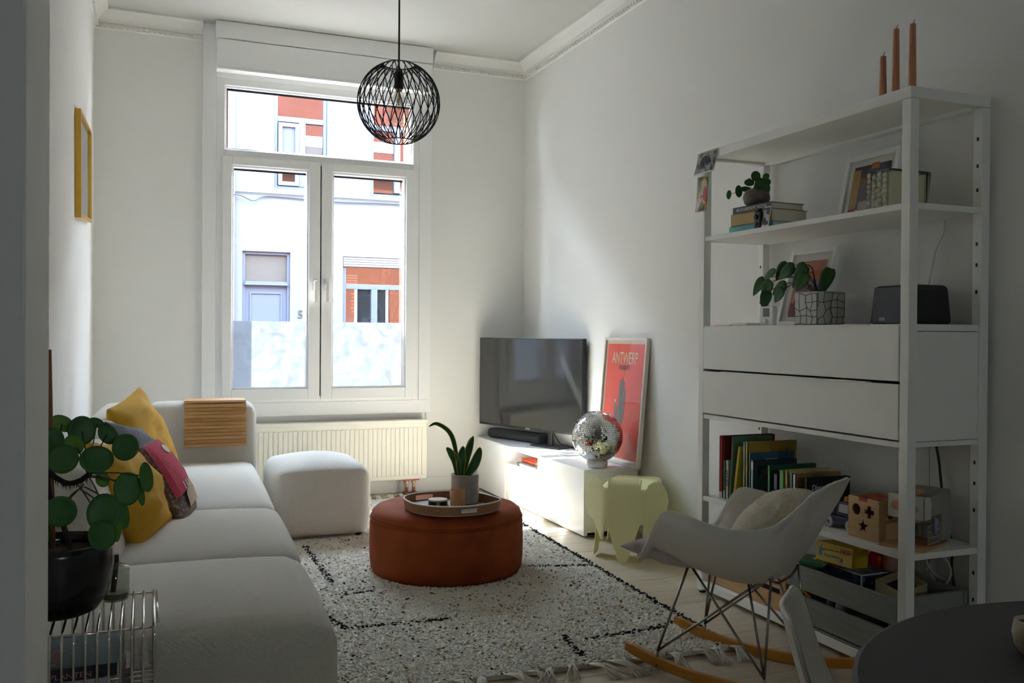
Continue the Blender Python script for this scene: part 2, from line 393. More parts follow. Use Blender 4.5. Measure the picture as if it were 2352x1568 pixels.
MB().lathe([(.05, 0), (.05, 6.1)], 12, (5.75, 6.52, 0)).build('downpipe', M('zinc_pipe', (120, 122, 124), .5, metal=.5), own)

street_m = M('asphalt', (100, 99, 98), .9, noise=(30, .3, .7), col2=(90, 89, 88), bump=(60, .3, .01))
struct(MB().box(-32, 6.44, -.3, 30, 18, -.12).build('street', street_m))
struct(MB().box(-32, 16.1, -.12, 30, 17.43, -.02).build('sidewalk', M('pavement', (130, 128, 125), .9), bevel=.01))
YF = 17.5
plaster = M('white_render', (80, 84, 89), .9, bump=(25, .05, .01))
house = thing('white_house', 'white rendered house across the street with grey-blue window frames', 'house', (0, YF, 0))
holes = [(1.66, 2.54, -.3, 2.665), (2.23, 3.23, 3.86, 6.1), (4.08, 5.1, 3.82, 6.1), (3.545, 5.0, .75, 2.63)]
W = MB(); W_ob = holed('facade', 1.52, 26, -.3, 8.2, holes, YF, YF+.3, plaster)
W_ob.parent = house; W_ob.location = (0, -YF, 0)
neigh = MB().box(-30, YF-.06, -.3, 1.515, YF+.3, 10.5).build('facade_neighbour', M('lilac_render', (80, 82, 90), .9)); neigh.name = 'neighbour_house'  # unseen height and length added to hold back sky light
tag(neigh, 'pale lilac rendered house front at the left edge beyond the transom pane', 'house')
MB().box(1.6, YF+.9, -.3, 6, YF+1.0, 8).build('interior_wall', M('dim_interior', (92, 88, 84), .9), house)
MB().box(1.53, YF-.25, 8.2, 26, YF+.5, 8.45).build('cornice', plaster, house)
blue_frame = M('grey_blue_paint', (58, 68, 84), .5)
mirror_pane = glass('reflecting_pane', (200, 203, 208), .10)
def far_window(x0, x1, z0, z1, bars_v, bars_h, y=YF+.1, w=.07):
    f = MB(); bevel_ring(f, x0, x1, z0, z1, w, y-.05, y+.06)
    for b in bars_h: f.box(x0+w, y-.05, b-.05, x1-w, y+.06, b+.05)
    for (b, za, zb) in bars_v: f.box(b-.06, y-.06, za, b+.06, y+.06, zb)
    f = f.build('window_frame', blue_frame, house, bevel=.008)
    return f
def far_pane(f, x0, x1, z0, z1, y=YF+.1, m=None): MB().box(x0, y, z0, x1, y+.01, z1).build('pane', m or mirror_pane, f)
shade_m = M('grey_roller_shade', (68, 70, 78), .8)
f = far_window(2.23, 3.23, 3.86, 6.1, [(2.76, 3.93, 5.16)], [5.2]); far_pane(f, 2.30, 3.16, 5.25, 6.0); far_pane(f, 2.82, 3.16, 3.93, 5.15); far_pane(f, 2.30, 2.70, 3.93, 5.15)
s = MB(); bevel_ring(s, 2.31, 2.70, 3.94, 5.13, .075, YF+.02, YF+.07); s.build('window_screen', shade_m, f)
MB().box(2.385, YF+.06, 4.35, 2.625, YF+.07, 5.055).build('roller_blind', M('lavender_blind', (66, 72, 96), .8), f)
dim = M('dark_reflection_paint', (40, 39, 38), .4)
MB().box(2.83, YF+.08, 4.28, 3.15, YF+.09, 4.718).build('painted_dark_reflection', dim, f)  # opaque sheet painted as the dark reflection in this sash
MB().box(2.25, YF+.02, 5.80, 3.21, YF+.09, 6.1).build('shutter_slats', blue_frame, f)
MB().box(2.83, YF+.075, 4.72, 3.15, YF+.085, 4.93).build('half_curtain', M('white_net', (112, 114, 118), .8), f)
f = far_window(4.08, 5.1, 3.82, 6.1, [(4.63, 3.93, 5.16)], [5.2]); far_pane(f, 4.15, 5.03, 5.25, 6.0); far_pane(f, 4.15, 4.57, 3.93, 5.15); far_pane(f, 4.69, 5.03, 3.93, 5.15)
MB().box(4.16, YF+.08, 4.72, 4.56, YF+.085, 4.93).build('half_curtain', M('white_net', (112, 114, 118), .8), f)
f = far_window(3.545, 5.0, .75, 2.63, [(4.18, .82, 2.0)], [2.05]); far_pane(f, 3.61, 4.93, 2.1, 2.45); far_pane(f, 3.61, 4.12, .82, 2.0); far_pane(f, 4.24, 4.93, .82, 2.0)
sl = M('shutter_grey', (80, 79, 81), .6)
for i in range(4): MB().box(3.555, YF+.01, 2.44+i*.047, 4.99, YF+.06, 2.48+i*.047).build('shutter_slat', sl, f)
bl = M('yellow_blind', (170, 160, 120), .6)  # plain yellow slats, one even colour
for i in range(4): MB().box(3.62, YF+.115, 2.11+i*.05, 3.86, YF+.12, 2.135+i*.05).build('blind_slat', bl, f)
for i in range(6): MB().box(3.74-.02*(i % 2), YF+.115, 1.55+i*.07, 3.84, YF+.12, 1.58+i*.07).build('blind_slat', bl, f)
for xa in (3.63, 3.95): MB().box(xa, YF+.12, .9, xa+.17, YF+.13, 1.45).build('half_curtain', M('white_net', (112, 114, 118), .8), f)
# front door with transom light
d = MB(); bevel_ring(d, 1.66, 2.54, -.3, 2.665, .055, YF+.05, YF+.16); d.box(1.715, YF+.03, 2.02, 2.485, YF+.16, 2.10); d.box(1.70, YF+.0, 2.03, 2.50, YF+.1, 2.06)
d = d.build('door_frame', blue_frame, house, bevel=.006)
MB().box(1.715, YF+.1, 2.10, 2.485, YF+.11, 2.61).build('pane', M('textured_grey_glass', (60, 59, 56), .5, noise=(45, .35, .65), col2=(48, 48, 46)), d)
do = MB(); do.box(1.715, YF+.09, -.25, 2.485, YF+.14, 2.02); bevel_ring(do, 1.80, 2.40, .9, 1.9, .03, YF+.07, YF+.09); do.build('front_door', blue_frame, house, bevel=.005)
text('5', .22, (2.73, YF-.012, 1.485), (1, 0, 0), (0, 0, 1), M('bronze_number', (48, 44, 40), .5), house, 'house_number', ext=.01)
cab_m = M('street_cable', (40, 38, 36), .7)
MB().tube(bez([(1.4, YF-.09, 3.70), (1.62, YF-.09, 3.68), (1.85, YF-.07, 3.60), (2.1, YF-.03, 3.705), (2.9, YF-.03, 3.69), (3.5, YF-.03, 3.68), (4.2, YF-.03, 3.70), (5.2, YF-.03, 3.71)], 6), .012, 6).build('cable', cab_m, house)
MB().tube([(1.53, YF-.03, 3.76), (6, YF-.03, 3.77)], .012, 6).build('cable', M('pale_cable', (66, 64, 58), .7), house)
# ------------------------------------------------------------ sofa, footstool, cushions
sofa_m = M('grey_weave', (226, 220, 209), .9, noise=(420, .35, .65), col2=(204, 198, 187), weave=(140, .5, .003), sheen=.15)
sofa = thing('sofa', 'long light grey fabric sofa with three seat sections and a low back along the wall', 'sofa', (.46, 2.27, 0), math.radians(-2.4))
def blk(name, x0, x1, y0, y1, z0, z1, r, crown=0, par=sofa, n=10, cx=0, slant=0):
    o = rbox(((x0+x1)/2, (y0+y1)/2, (z0+z1)/2), (x1-x0, y1-y0, z1-z0), r, n, crown, crown_x=cx).build(name, sofa_m, par, smooth=True, local=True); weld(o)
    if slant:
        for v in o.data.vertices:
            if v.co.z > .38: v.co.x -= slant*(v.co.z-.38)*max(0, min(1, (v.co.x-x0)/(x1-x0)))
    return o
blk('seat', -.76, 0, 0, .765, .035, .405, .085, .03, cx=.012)
blk('seat', -.62, -.005, .765, 1.60, .035, .405, .06, .035, cx=.012)
blk('seat', -.66, -.012, 1.60, 3.03, .035, .405, .06, .035, cx=.012)
blk('backrest', -.785, -.55, .80, 1.66, .035, .705, .075, .006, slant=.30)
blk('backrest', -.825, -.56, 1.66, 3.27, .035, .735, .085, .008, slant=.25)
blk('armrest', -.60, 0, 3.01, 3.27, .035, .735, .075, .005)
for a, b in ((-.06, .07), (-.70, .07), (-.06, 3.2), (-.75, 3.2), (-.06, 1.6), (-.7, 1.6)):
    MB().lathe([(.02, 0), (.02, .05)], 10, (a, b, 0)).build('foot', black_plastic, sofa, local=True)
fs = thing('footstool', 'square grey fabric footstool in front of the radiator', 'footstool', (.9, 5.165, .018))
weld(rbox((.895, 5.165, .215), (.51, .63, .375), .07, 10, .05, crown_x=.012).build('cushion_block', sofa_m, fs, smooth=True))
for a in (.70, 1.09):
    for b in (4.92, 5.41): MB().lathe([(.018, .018), (.018, .05)], 8, (a, b, 0)).build('foot', black_plastic, fs)
# slatted wooden tray draped over the arm
tr = thing('armrest_tray', 'flexible bamboo slat tray draped over the far sofa arm', 'tray', (.36, 5.27, .735), math.radians(-2.4))
bam = [woodmat('bamboo_%d' % i, c, d, .4, 0, 5) for i, (c, d) in enumerate([((206, 158, 92), (186, 134, 70)), ((196, 146, 80), (176, 124, 62)), ((214, 168, 104), (194, 144, 80))])]
for i in range(12):
    z = -.242+i*.0198; 
    MB().box(-.164, -.012, z+.0012, .164, -.004, z+.0185).build('slat', bam[i % 3], tr, local=True, bevel=.001, seg=1)
for i in range(11):
    y = -.008+i*.0198; z = .005 if 0 < i else .0
    MB().box(-.164, y+.0008, z, .164, y+.019, z+.008).build('slat', bam[(i+1) % 3], tr, local=True, bevel=.001, seg=1)

def pillow(mb, cs, thick, n=16, pinch=.06, wr=.012, seed=0, bias=0, ins=0.0):
    """cs: tl, tr, br, bl corners; two puffed faces meeting in a seam"""
    rnd = random.Random(seed); cs = [V(c) for c in cs]; tl, trr, br, bl = cs
    nrm = ((trr-bl).cross(tl-br)).normalized(); ph = [rnd.uniform(0, 6) for _ in range(6)]
    for sg in (1, -1):
        P = []
        for i in range(n+1):
            row = []
            for j in range(n+1):
                u = -cos(pi*i/n); v = -cos(pi*j/n)
                uu = u*(1-pinch*(1-v*v)); vv = v*(1-pinch*(1-u*u))
                a = (uu+1)/2; b = (vv+1)/2
                p = (bl*(1-a)+br*a)*(1-b)+(tl*(1-a)+trr*a)*b
                h = (max(0, (1-u*u)*(1-v*v)))**.42
                w = wr*h*(sin(3.1*u+2.2*v+ph[0])*sin(4.3*v+ph[1])+.6*sin(7*u-5*v+ph[2])*sin(3*u+ph[3])+.4*sin(11*(u+v)+ph[4]))
                p = p+nrm*(sg*(thick/2*h*(1+bias*v))+w)
                row.append(p)
            P.append(row)
        mb.grid(P)
    return mb
yel = M('mustard_linen', (205, 160, 38), .85, noise=(7, .3, .75), col2=(190, 140, 24), weave=(260, .35, .0015), sheen=.2)
gryf = M('slate_grey_linen', (104, 107, 112), .9, weave=(260, .35, .0015))
c = pillow(MB(), [(-.16, 4.35, .785), (-.03, 4.75, .862), (.15, 4.70, .462), (-.03, 4.28, .452)], .17, seed=1, wr=.016).build('cushion', yel, smooth=True)
weld(c, .0015); tag(c, 'bright mustard cushion standing highest, nearest the slatted arm tray', 'cushion', 'cushions on the sofa')
c = pillow(MB(), [(-.155, 4.0, .765), (-.02, 4.30, .70), (.06, 4.25, .46), (-.06, 3.95, .455)], .13, seed=2).build('cushion', gryf, smooth=True)
weld(c, .0015); tag(c, 'slate grey cushion squeezed between the two mustard cushions', 'cushion', 'cushions on the sofa')
def print_mat():
    m = M('red_print_fabric', (168, 30, 58), .9, noise=(160, .40, .50), col2=(190, 52, 78), weave=(200, .3, .0015)); return m
redm = print_mat()
dotm = M('dotted_grey_fabric', (150, 136, 120), .9, noise=(85, .40, .46), col2=(112, 92, 84))
rc = thing('cushion', 'red patterned cushion with a white bird and pale house motifs and a dotted grey edge', 'cushion', (.08, 3.8, .41), group='cushions on the sofa')
CR = [(-.03, 3.73, .685), (.022, 4.05, .685), (.192, 3.85, .418), (.128, 3.53, .408)]
b = pillow(MB(), CR, .115, seed=3, pinch=.03, wr=.006).build('dotted_cover', dotm, rc, smooth=True); weld(b, .0015)
# the red print covers the inner field of the face; appliques are flat fabric laid on it
def face_pt(cs, thick, u, v, lift, pinch=.03):
    tl, trr, br, bl = [V(c) for c in cs]; nrm = ((trr-bl).cross(tl-br)).normalized()
    uu = u*(1-pinch*(1-v*v)); vv = v*(1-pinch*(1-u*u)); a = (uu+1)/2; bb = (vv+1)/2
    p = (bl*(1-a)+br*a)*(1-bb)+(tl*(1-a)+trr*a)*bb; h = (max(0, (1-u*u)*(1-v*v)))**.42
    s = 1 if nrm.x > 0 else -1
    return p+nrm*s*(thick/2*h+lift)
def applique(name, m, poly_uv, lift, par):
    cx = sum(p[0] for p in poly_uv)/len(poly_uv); cyy = sum(p[1] for p in poly_uv)/len(poly_uv); rings = []
    for k in range(6):
        t = k/5; rings.append([face_pt(CR, .115, cx+(p[0]-cx)*t, cyy+(p[1]-cyy)*t, lift) for p in poly_uv])
    mb = MB(); n = len(poly_uv)
    for k in range(5):
        mb.add(rings[k]+rings[k+1], [(i, (i+1) % n, (i+1) % n+n, i+n) for i in range(n)])
    return mb.build(name, m, par, smooth=True)
def sq(u0, u1, v0, v1, n=10): return [(u0+(u1-u0)*i/n, v0) for i in range(n)]+[(u1, v0+(v1-v0)*i/n) for i in range(n)]+[(u1-(u1-u0)*i/n, v1) for i in range(n)]+[(u0, v1-(v1-v0)*i/n) for i in range(n)]
applique('red_field', redm, sq(-.95, .80, -.45, .92), .007, rc)
creamf = M('cream_fabric', (206, 194, 178), .9)
applique('house_motif', M('sand_fabric', (186, 160, 136), .9), [(-.5, -.8), (.6, -.8), (.7, -.5), (.3, -.28), (-.1, -.35), (-.5, -.5)], .010, rc)
applique('bird_motif', creamf, [(.05+.26*cos(a*pi/8), .62+.13*sin(a*pi/8)) for a in range(16)], .010, rc)
applique('sky_motif', M('pale_mint_fabric', (190, 200, 192), .9), [(.45, -.1), (.85, -.3), (.92, .4), (.7, .45)], .010, rc)
for k in range(4): applique('fence_motif', creamf, sq(-.45+k*.2, -.38+k*.2, -.42, -.24, 3), .011, rc)
c = pillow(MB(), [(-.19, 3.33, .762), (-.065, 3.72, .69), (.085, 3.62, .402), (-.015, 3.26, .398)], .16, seed=5, wr=.016, bias=-.2).build('cushion', yel, smooth=True)
weld(c, .0015); tag(c, 'ochre mustard cushion behind the leaves, nearest the black plant pot', 'cushion', 'cushions on the sofa')

# ------------------------------------------------------------ rug
rug = thing('rug', 'shaggy cream berber rug with dark dotted lines and a tasselled end', 'rug', (1.04, 4.33, 0), math.radians(-2.7))
cream = M('cream_wool', (250, 246, 236), .95, noise=(14, .3, .7), col2=(243, 237, 223), sheen=.3)
dark = M('dark_brown_wool', (42, 36, 34), .95); must = M('ochre_wool', (156, 118, 62), .95)
_n = cream.node_tree; _o = [n for n in _n.nodes if n.type == 'OUTPUT_MATERIAL'][0]; _t = _n.nodes.new('ShaderNodeBsdfTranslucent'); _t.inputs[0].default_value = (.93, .90, .84, 1)
_m = _n.nodes.new('ShaderNodeMixShader'); _m.inputs[0].default_value = .12; _n.links.new(_n.nodes['Principled BSDF'].outputs[0], _m.inputs[1]); _n.links.new(_t.outputs[0], _m.inputs[2]); _n.links.new(_m.outputs[0], _o.inputs[0])
rug_base = M('rug_backing', (240, 234, 220), .95)
MB().box(-1.0, -1.6, .002, 1.0, 1.6, .018).build('base', rug_base, rug, local=True)
rr = random.Random(3); ct, st = cos(math.radians(-2.7)), sin(math.radians(-2.7))
def w2l(x, y): x -= 1.04; y -= 4.33; return (x*ct+y*st, -x*st+y*ct)
lines = [((.74, 3.81), (.91, 3.80)), ((.73, 3.36), (1.10, 3.33)), ((1.50, 2.93), (1.81, 2.95)), ((1.43, 3.0), (1.40, 2.79)), ((1.70, 3.96), (2.03, 3.85)), ((.77, 4.73), (.77, 4.02)), ((.70, 3.36), (.60, 3.8)), ((1.81, 2.95), (1.93, 3.0))]
lines = [(V((*w2l(*a), 0)), V((*w2l(*b), 0))) for a, b in lines]
def segd(p, a, b):
    t = max(0, min(1, (p-a).dot(b-a)/(b-a).length_squared)); return (p-a-(b-a)*t).length
piles = {'c': MB(), 'd': MB(), 'm': MB(), 't': MB()}
sp = .0086; ny = int(3.2/sp); nx = int(2.0/sp)
pc = V((*w2l(1.326, 4.075), 0))
for j in range(ny):
    for i in range(nx):
        x = -1+(i+.5+rr.uniform(-.45, .45))*sp; y = -1.6+(j+.5+rr.uniform(-.45, .45))*sp
        if x < -.72 and y > -1.6: continue
        if (x-pc.x)**2+(y-pc.y)**2 < .33**2: continue
        lx, ly = w2l(.895, 5.165)
        if abs(x-lx) < .22 and abs(y-ly) < .28: continue
        p = V((x, y, 0)); k = 'c'
        dl = min(segd(p, a, b) for a, b in lines)
        if x > .975+rr.uniform(-.012, .006): k = 'd' if rr.random() < .8 else 'c'
        elif dl < .014 and rr.random() < .62: k = 'd'
        else:
            q = rr.random(); wl_ = .010 if x < .2 else .0045
            if q < wl_: k = 'd'
            elif q < wl_+.008: k = 'm'
            elif q < wl_+.045: k = 't'
        h = rr.uniform(.003, .010)*(1.0 if k == 'c' else 1.2); a = rr.gauss(-1.9, .9); ln = rr.uniform(.002, .013); r = rr.uniform(.0065, .0095)*(1 if k == 'c' else .9)
        a0 = rr.uniform(0, 2*pi); ca, sa = cos(a)*ln, sin(a)*ln
        ring = [(r*cos(a0+t), r*sin(a0+t)) for t in (0, 2.094, 4.189)]
        piles[k].add([(x+u, y+v, .013) for u, v in ring]+[(x+u*.8+ca*.55, y+v*.8+sa*.55, .016+h*.75) for u, v in ring]+[(x+ca, y+sa, .016+h)], [(0, 1, 4, 3), (1, 2, 5, 4), (2, 0, 3, 5), (3, 4, 6), (4, 5, 6), (5, 3, 6)])
sub(stuff(piles['t'].build('tan_pile', M('tan_wool', (186, 164, 134), .95), rug, local=True, smooth=True)), 'tan wool tufts')
stuff(piles['c'].build('pile', cream, rug, local=True, smooth=True)); sub(stuff(piles['d'].build('dark_pile', dark, rug, local=True, smooth=True)), 'dark brown wool tufts')
sub(stuff(piles['m'].build('ochre_pile', must, rug, local=True, smooth=True)), 'ochre wool tufts')
fr_m = M('cotton_fringe', (224, 218, 206), .95)
for e, n in ((-1, 26), (1, 26)):
    for k in range(n):
        x = -.98+1.96*k/(n-1)+rr.uniform(-.012, .012)
        if x < -.55: continue
        t = MB(); L = rr.uniform(.09, .13); sw = rr.uniform(-.05, .07)
        for s_ in range(12):
            o = rr.uniform(-.014, .014); a = rr.uniform(-.035, .035)
            t.tube([(x+o*.3, e*1.595, .016), (x+o+sw*.4, e*(1.60+L*.5), .026+rr.uniform(0, .012)), (x+o+a+sw, e*(1.60+L), rr.uniform(.004, .012))], [.0035, .004, .0025], 4)
        t.build('tassel', fr_m, rug, local=True, smooth=True)

# ------------------------------------------------------------ pouf with tray
vel = M('rust_velvet', (150, 72, 32), .8, noise=(9, .3, .75), col2=(124, 56, 26), sheen=.12, bump=(300, .3, .001), spec=.2)
px, py = 1.326, 4.075
pf = thing('pouf', 'round rust velvet pouf in the middle of the rug', 'pouf', (px, py, .02))
MB().lathe([(.345, .02), (.356, .04), (.362, .09), (.363, .18), (.361, .25), (.357, .268)], 72, (px, py, 0)).build('body', vel, pf, smooth=True)
MB().lathe([(.356, .268), (.357, .28), (.350, .298), (.334, .313), (.30, .323), (.2, .328), (.08, .33), (.001, .33)], 72, (px, py, 0)).build('top_cushion', vel, pf, smooth=True)
MB().tube([(px+.3585*cos(a*pi/36), py+.3585*sin(a*pi/36), .270) for a in range(72)], .0035, 6, closed=True).build('piping', vel, pf, smooth=True)
ty = thing('serving_tray', 'teardrop wooden serving tray with white rim and oval handle holes on the pouf', 'tray', (1.3, 3.9, .332))
ol = [(1.098, 3.98), (1.105, 3.86), (1.16, 3.77), (1.24, 3.725), (1.34, 3.72), (1.43, 3.755), (1.492, 3.815), (1.485, 3.90), (1.455, 4.0), (1.40, 4.075), (1.31, 4.105), (1.20, 4.10), (1.13, 4.055)]
ol = bez([(x, y, 0) for x, y in ol+ol[:3]], 8)[8:8+8*13]
wal = woodmat('walnut_veneer', (150, 100, 58), (122, 78, 44), .45, 0, 6); lig = M('tray_grey_inside', (168, 158, 150), .5)
cen = V((sum(p.x for p in ol)/len(ol), sum(p.y for p in ol)/len(ol), 0))
b = MB(); n = len(ol); b.prism([(p.x, p.y) for p in ol], (0, 0, .332), (1, 0, 0), (0, 1, 0), (0, 0, .006)); b.build('tray_floor', lig, ty)
# side wall as strips, leaving an oval hole front and back
def ang(p): return atan2(p.y-cen.y, p.x-cen.x)
wall = MB(); z0, z1 = .336, .376; hz0, hz1 = .346, .366
def inhole(p):
    a = ang(p); return abs(a+1.50) < .19 or abs(a-1.95) < .22
for i in range(n):
    p, q = ol[i], ol[(i+1) % n]; m = (p+q)/2
    for zz in (((z0, hz0), (hz1, z1)) if inhole(m) else ((z0, z1),)):
        nrm = V((q.y-p.y, p.x-q.x, 0)).normalized()*.0045
        flare = lambda z: (m-cen).normalized()*((z-z0)*.12)
        vs = []
        for z in zz:
            for w in (p, q):
                d = (w-cen).normalized()*((z-z0)*.12); base = V((w.x, w.y, z))+d
                vs += [base-(w-cen).normalized()*.0025, base+(w-cen).normalized()*.0025]
        wall.add(vs, [(0, 1, 5, 4)[::-1], (0, 2, 6, 4), (1, 3, 7, 5), (0, 1, 3, 2), (4, 5, 7, 6), (0, 4, 5, 1), (2, 3, 7, 6)])
wall.build('side_wall', wal, ty)
MB().tube([p+(p-cen).normalized()*.0057+V((0, 0, .377)) for p in ol], .0032, 6, closed=True).build('rim', M('tray_white_rim', (226, 222, 214), .4), ty, smooth=True)
# tray contents
T0 = .3385
tin = thing('candle_tin', 'flat black candle tin with pale lid and tan label on the serving tray', 'tin', (1.243, 3.95, T0))
MB().lathe([(.050, T0), (.050, T0+.004), (.044, T0+.006), (.044, T0+.026)], 36, (1.243, 3.95, 0)).build('body', black_plastic, tin, smooth=False)
MB().lathe([(.0435, T0+.0262), (.044, T0+.031), (.043, T0+.033), (.001, T0+.033)], 36, (1.243, 3.95, 0)).build('lid', M('tin_lid', (196, 186, 168), .35), tin)
MB().box(1.2215, 3.9053, T0+.008, 1.2375, 3.9067, T0+.025).build('paper_label', M('tan_label', (170, 116, 66), .7), tin)
cp = thing('cup', 'tan ceramic cup without handle on the serving tray', 'cup', (1.322, 3.905, T0))
MB().lathe([(.001, T0), (.030, T0), (.033, T0+.006), (.0355, T0+.078), (.0335, T0+.078), (.031, T0+.01), (.001, T0+.008)], 36, (1.322, 3.905, 0), cap=False).build('body', M('tan_stoneware', (192, 146, 98), .55, noise=(30, .3, .7), col2=(180, 132, 86)), cp, smooth=True)
pl = thing('potted_snake_plant', 'snake plant with an arching leaf in a ribbed grey pot on the serving tray', 'plant', (1.388, 3.99, T0))
MB().lathe([(.001, T0), (.062, T0), (.064, T0+.004)]+[(.0645+.0006*(k % 2), T0+.006+k*.0045) for k in range(28)]+[(.066, T0+.134), (.062, T0+.136), (.060, T0+.12), (.001, T0+.118)], 48, (1.388, 3.99, 0), cap=False).build('pot', M('grey_stoneware', (168, 160, 152), .5, noise=(40, .3, .7), col2=(152, 145, 138)), pl, smooth=True)
MB().lathe([(.001, T0+.122), (.0605, T0+.121)], 32, (1.388, 3.99, 0), cap=False).build('soil', soil_m, pl)
lf1 = leafmat('snake_leaf', (34, 84, 40), (64, 112, 52)); lf2 = leafmat('yellow_leaf_edge', (176, 170, 60), (196, 188, 84))
C0 = V((0, 0, CAM_Z))
def dep(p, k): return C0+(V(p)-C0)*k
def strap_leaf(pts, w, nm, m, par, nrm=(0, -1, .2), fold=.25, tipw=.1, n=8, edge=None):
    pts = bez(pts, n); N = len(pts); P = []; E = MB()
    for i, p in enumerate(pts):
        t = i/(N-1); d = (pts[min(i+1, N-1)]-pts[max(i-1, 0)]).normalized(); s = d.cross(V(nrm)).normalized(); up_ = s.cross(d)
        ww = w*(sin(pi*min(1, .22+.78*t))**.7 if t > .3 else (.55+.45*t/.3)*sin(pi*.47)**.7) if tipw < .5 else w
        ww = max(ww, w*tipw*(1-t))
        P.append([p+s*ww*k+up_*fold*ww*(k*k) for k in (-1, -.5, 0, .5, 1)])
    mb = MB().grid(P); o = mb.build(nm, m, par, smooth=True, solid=.0016)
    if edge:
        E = MB()
        for e in (0, 4): E.tube([r[e] for r in P], .0016, 5)
        E.build('leaf_edge', edge, o, smooth=True)
    return o
kk = 3.99/3.85
for pts, w in (([(1.309, 3.85, .490), (1.290, 3.85, .617), (1.262, 3.85, .688), (1.204, 3.85, .727), (1.168, 3.85, .716)], .010), ([(1.303, 3.85, .49), (1.293, 3.85, .554), (1.270, 3.85, .593), (1.250, 3.85, .619)], .019),
               ([(1.316, 3.85, .49), (1.318, 3.85, .566), (1.329, 3.85, .622)], .021), ([(1.330, 3.86, .49), (1.348, 3.87, .564), (1.367, 3.87, .614), (1.384, 3.87, .664)], .019),
               ([(1.338, 3.83, .49), (1.368, 3.82, .538), (1.390, 3.82, .587), (1.399, 3.82, .617)], .022), ([(1.332, 3.87, .50), (1.360, 3.88, .595), (1.377, 3.88, .655)], .015)):
    strap_leaf([dep(p, kk) for p in pts], w, 'leaf', lf1, pl, fold=.3, edge=lf2)
# ------------------------------------------------------------ tv bench and what stands on it
tb = thing('tv_bench', 'long low white tv bench with an open niche in the middle along the right wall', 'cabinet', (2.44, 5.34, 0))
x0, x1 = 2.252, 2.605; ya, yb, yc, yd = 4.47, 5.105, 5.655, 6.21
c = MB()
c.box(x0+.018, ya, .012, x1, ya+.016, .362); c.box(x0+.018, yd-.016, .012, x1, yd, .362); c.box(x0+.02, yb-.008, .012, x1, yb+.008, .362); c.box(x0+.004, yc-.008, .012, x1, yc+.008, .362)
c.box(x1-.012, ya, .012, x1, yd, .362); c.box(x0+.02, ya, .012, x1, yd, .03); c.box(x0+.02, yb, .235, x1, yc, .253)
c.build('carcass', white_gloss, tb, bevel=.0015)
MB().box(x0+.001, ya-.002, .362, x1, yd, .38).build('top', white_gloss, tb, bevel=.002)
MB().box(x0, yc+.002, .012, x0+.018, yd, .372).build('door', white_gloss, tb, bevel=.002)
MB().box(x0, ya, .012, x0+.018, yb+.004, .376).build('door', white_gloss, tb, bevel=.002)
MB().box(x0+.004, yb+.006, .012, x0+.022, yc-.006, .262).build('drawer_front', white_gloss, tb, bevel=.002)
for a in (ya+.06, yd-.06):
    for b in (x0+.06, x1-.06): MB().lathe([(.018, 0), (.018, .013)], 10, (b, a, 0)).build('foot', black_plastic, tb)
def flat_book(label, x, y, z, sx, sy, t, cov, pages=None, group=None, rz=0, spine_text=None, tcol=None, spine='x-', ts=.02, ha='CENTER'):
    """lying book: spine on the -X side (spine='x-'), sx into the shelf, sy along the spine"""
    b = thing('book', label, 'book', (x, y, z), rz or 1e-9, group)
    m = MB(); m.box(-sx/2, -sy/2, 0, sx/2, sy/2, .0025); m.box(-sx/2, -sy/2, t-.0025, sx/2, sy/2, t); m.box(-sx/2, -sy/2, 0, -sx/2+.003, sy/2, t)
    m.build('cover', cov, b, local=True)
    MB().box(-sx/2+.003, -sy/2+.004, .0025, sx/2-.004, sy/2-.004, t-.0025).build('pages', pages or paper, b, local=True)
    if spine_text: text(spine_text, ts, (-sx/2-.0006, 0 if ha == 'CENTER' else sy/2-.012, t/2), (0, -1, 0), (0, 0, 1), tcol, b, align=ha)
    return b
cov = lambda n, c: M('cover_'+n, c, .45)
white_ink = M('white_ink', (225, 225, 220), .6); black_ink = M('black_ink', (24, 24, 26), .6)
flat_book('slim grey book lying in the tv bench niche, pale spine', 2.40, 5.42, .2535, .2, .27, .024, cov('grey_green', (120, 132, 128)), group='books in the bench niche')
flat_book('orange-red book lying on top in the tv bench niche', 2.43, 5.44, .278, .2, .22, .026, cov('orange_red', (214, 78, 44)), group='books in the bench niche')
flat_book('grey book with white letters at the near side of the bench niche', 2.395, 5.19, .2535, .2, .13, .026, cov('steel_grey', (110, 116, 122)), group='books in the bench niche', spine_text='ULDE', ts=.02, tcol=white_ink)
flat_book('pale mint book on the lettered grey book in the bench niche', 2.41, 5.19, .280, .18, .12, .022, cov('mint', (168, 200, 178)), group='books in the bench niche')

tv = thing('television', 'flat black television standing slanted on the tv bench, reflecting the window', 'television', (2.424, 5.65, .381), atan2(-1.01, .333))
# local x runs along the screen from the window end to the near end, local -y is the viewing side
Wt, Ht = 1.063, .624
MB().box(-Wt/2, -.012, .10, Wt/2, .018, .10+Ht).build('housing', black_plastic, tv, local=True, bevel=.004)
MB().box(-Wt/2+.009, -.0135, .10+.016, Wt/2-.009, -.012, .10+Ht-.009).build('screen', M('tv_screen', (30, 32, 32), .1, spec=.9), tv, local=True)
MB().box(-.30, .018, .18, .30, .05, .55).build('rear_box', black_plastic, tv, local=True, bevel=.01)
MB().box(.18, .01, .01, .215, .03, .2).build('neck', black_plastic, tv, local=True, bevel=.004)
MB().box(.06, -.045, 0, .34, .10, .010).build('stand', black_plastic, tv, local=True, bevel=.004)
MB().box(-.02, -.0145, .103, .02, -.012, .111).build('badge', M('silver_badge', (170, 172, 174), .3, metal=.8), tv, local=True)
MB().tube(bez([(.1, .06, .2), (.2, .09, .03), (.33, .05, .02), (.42, .02, .006)], 6), .003, 6).build('cable', black_plastic, tv, local=True)
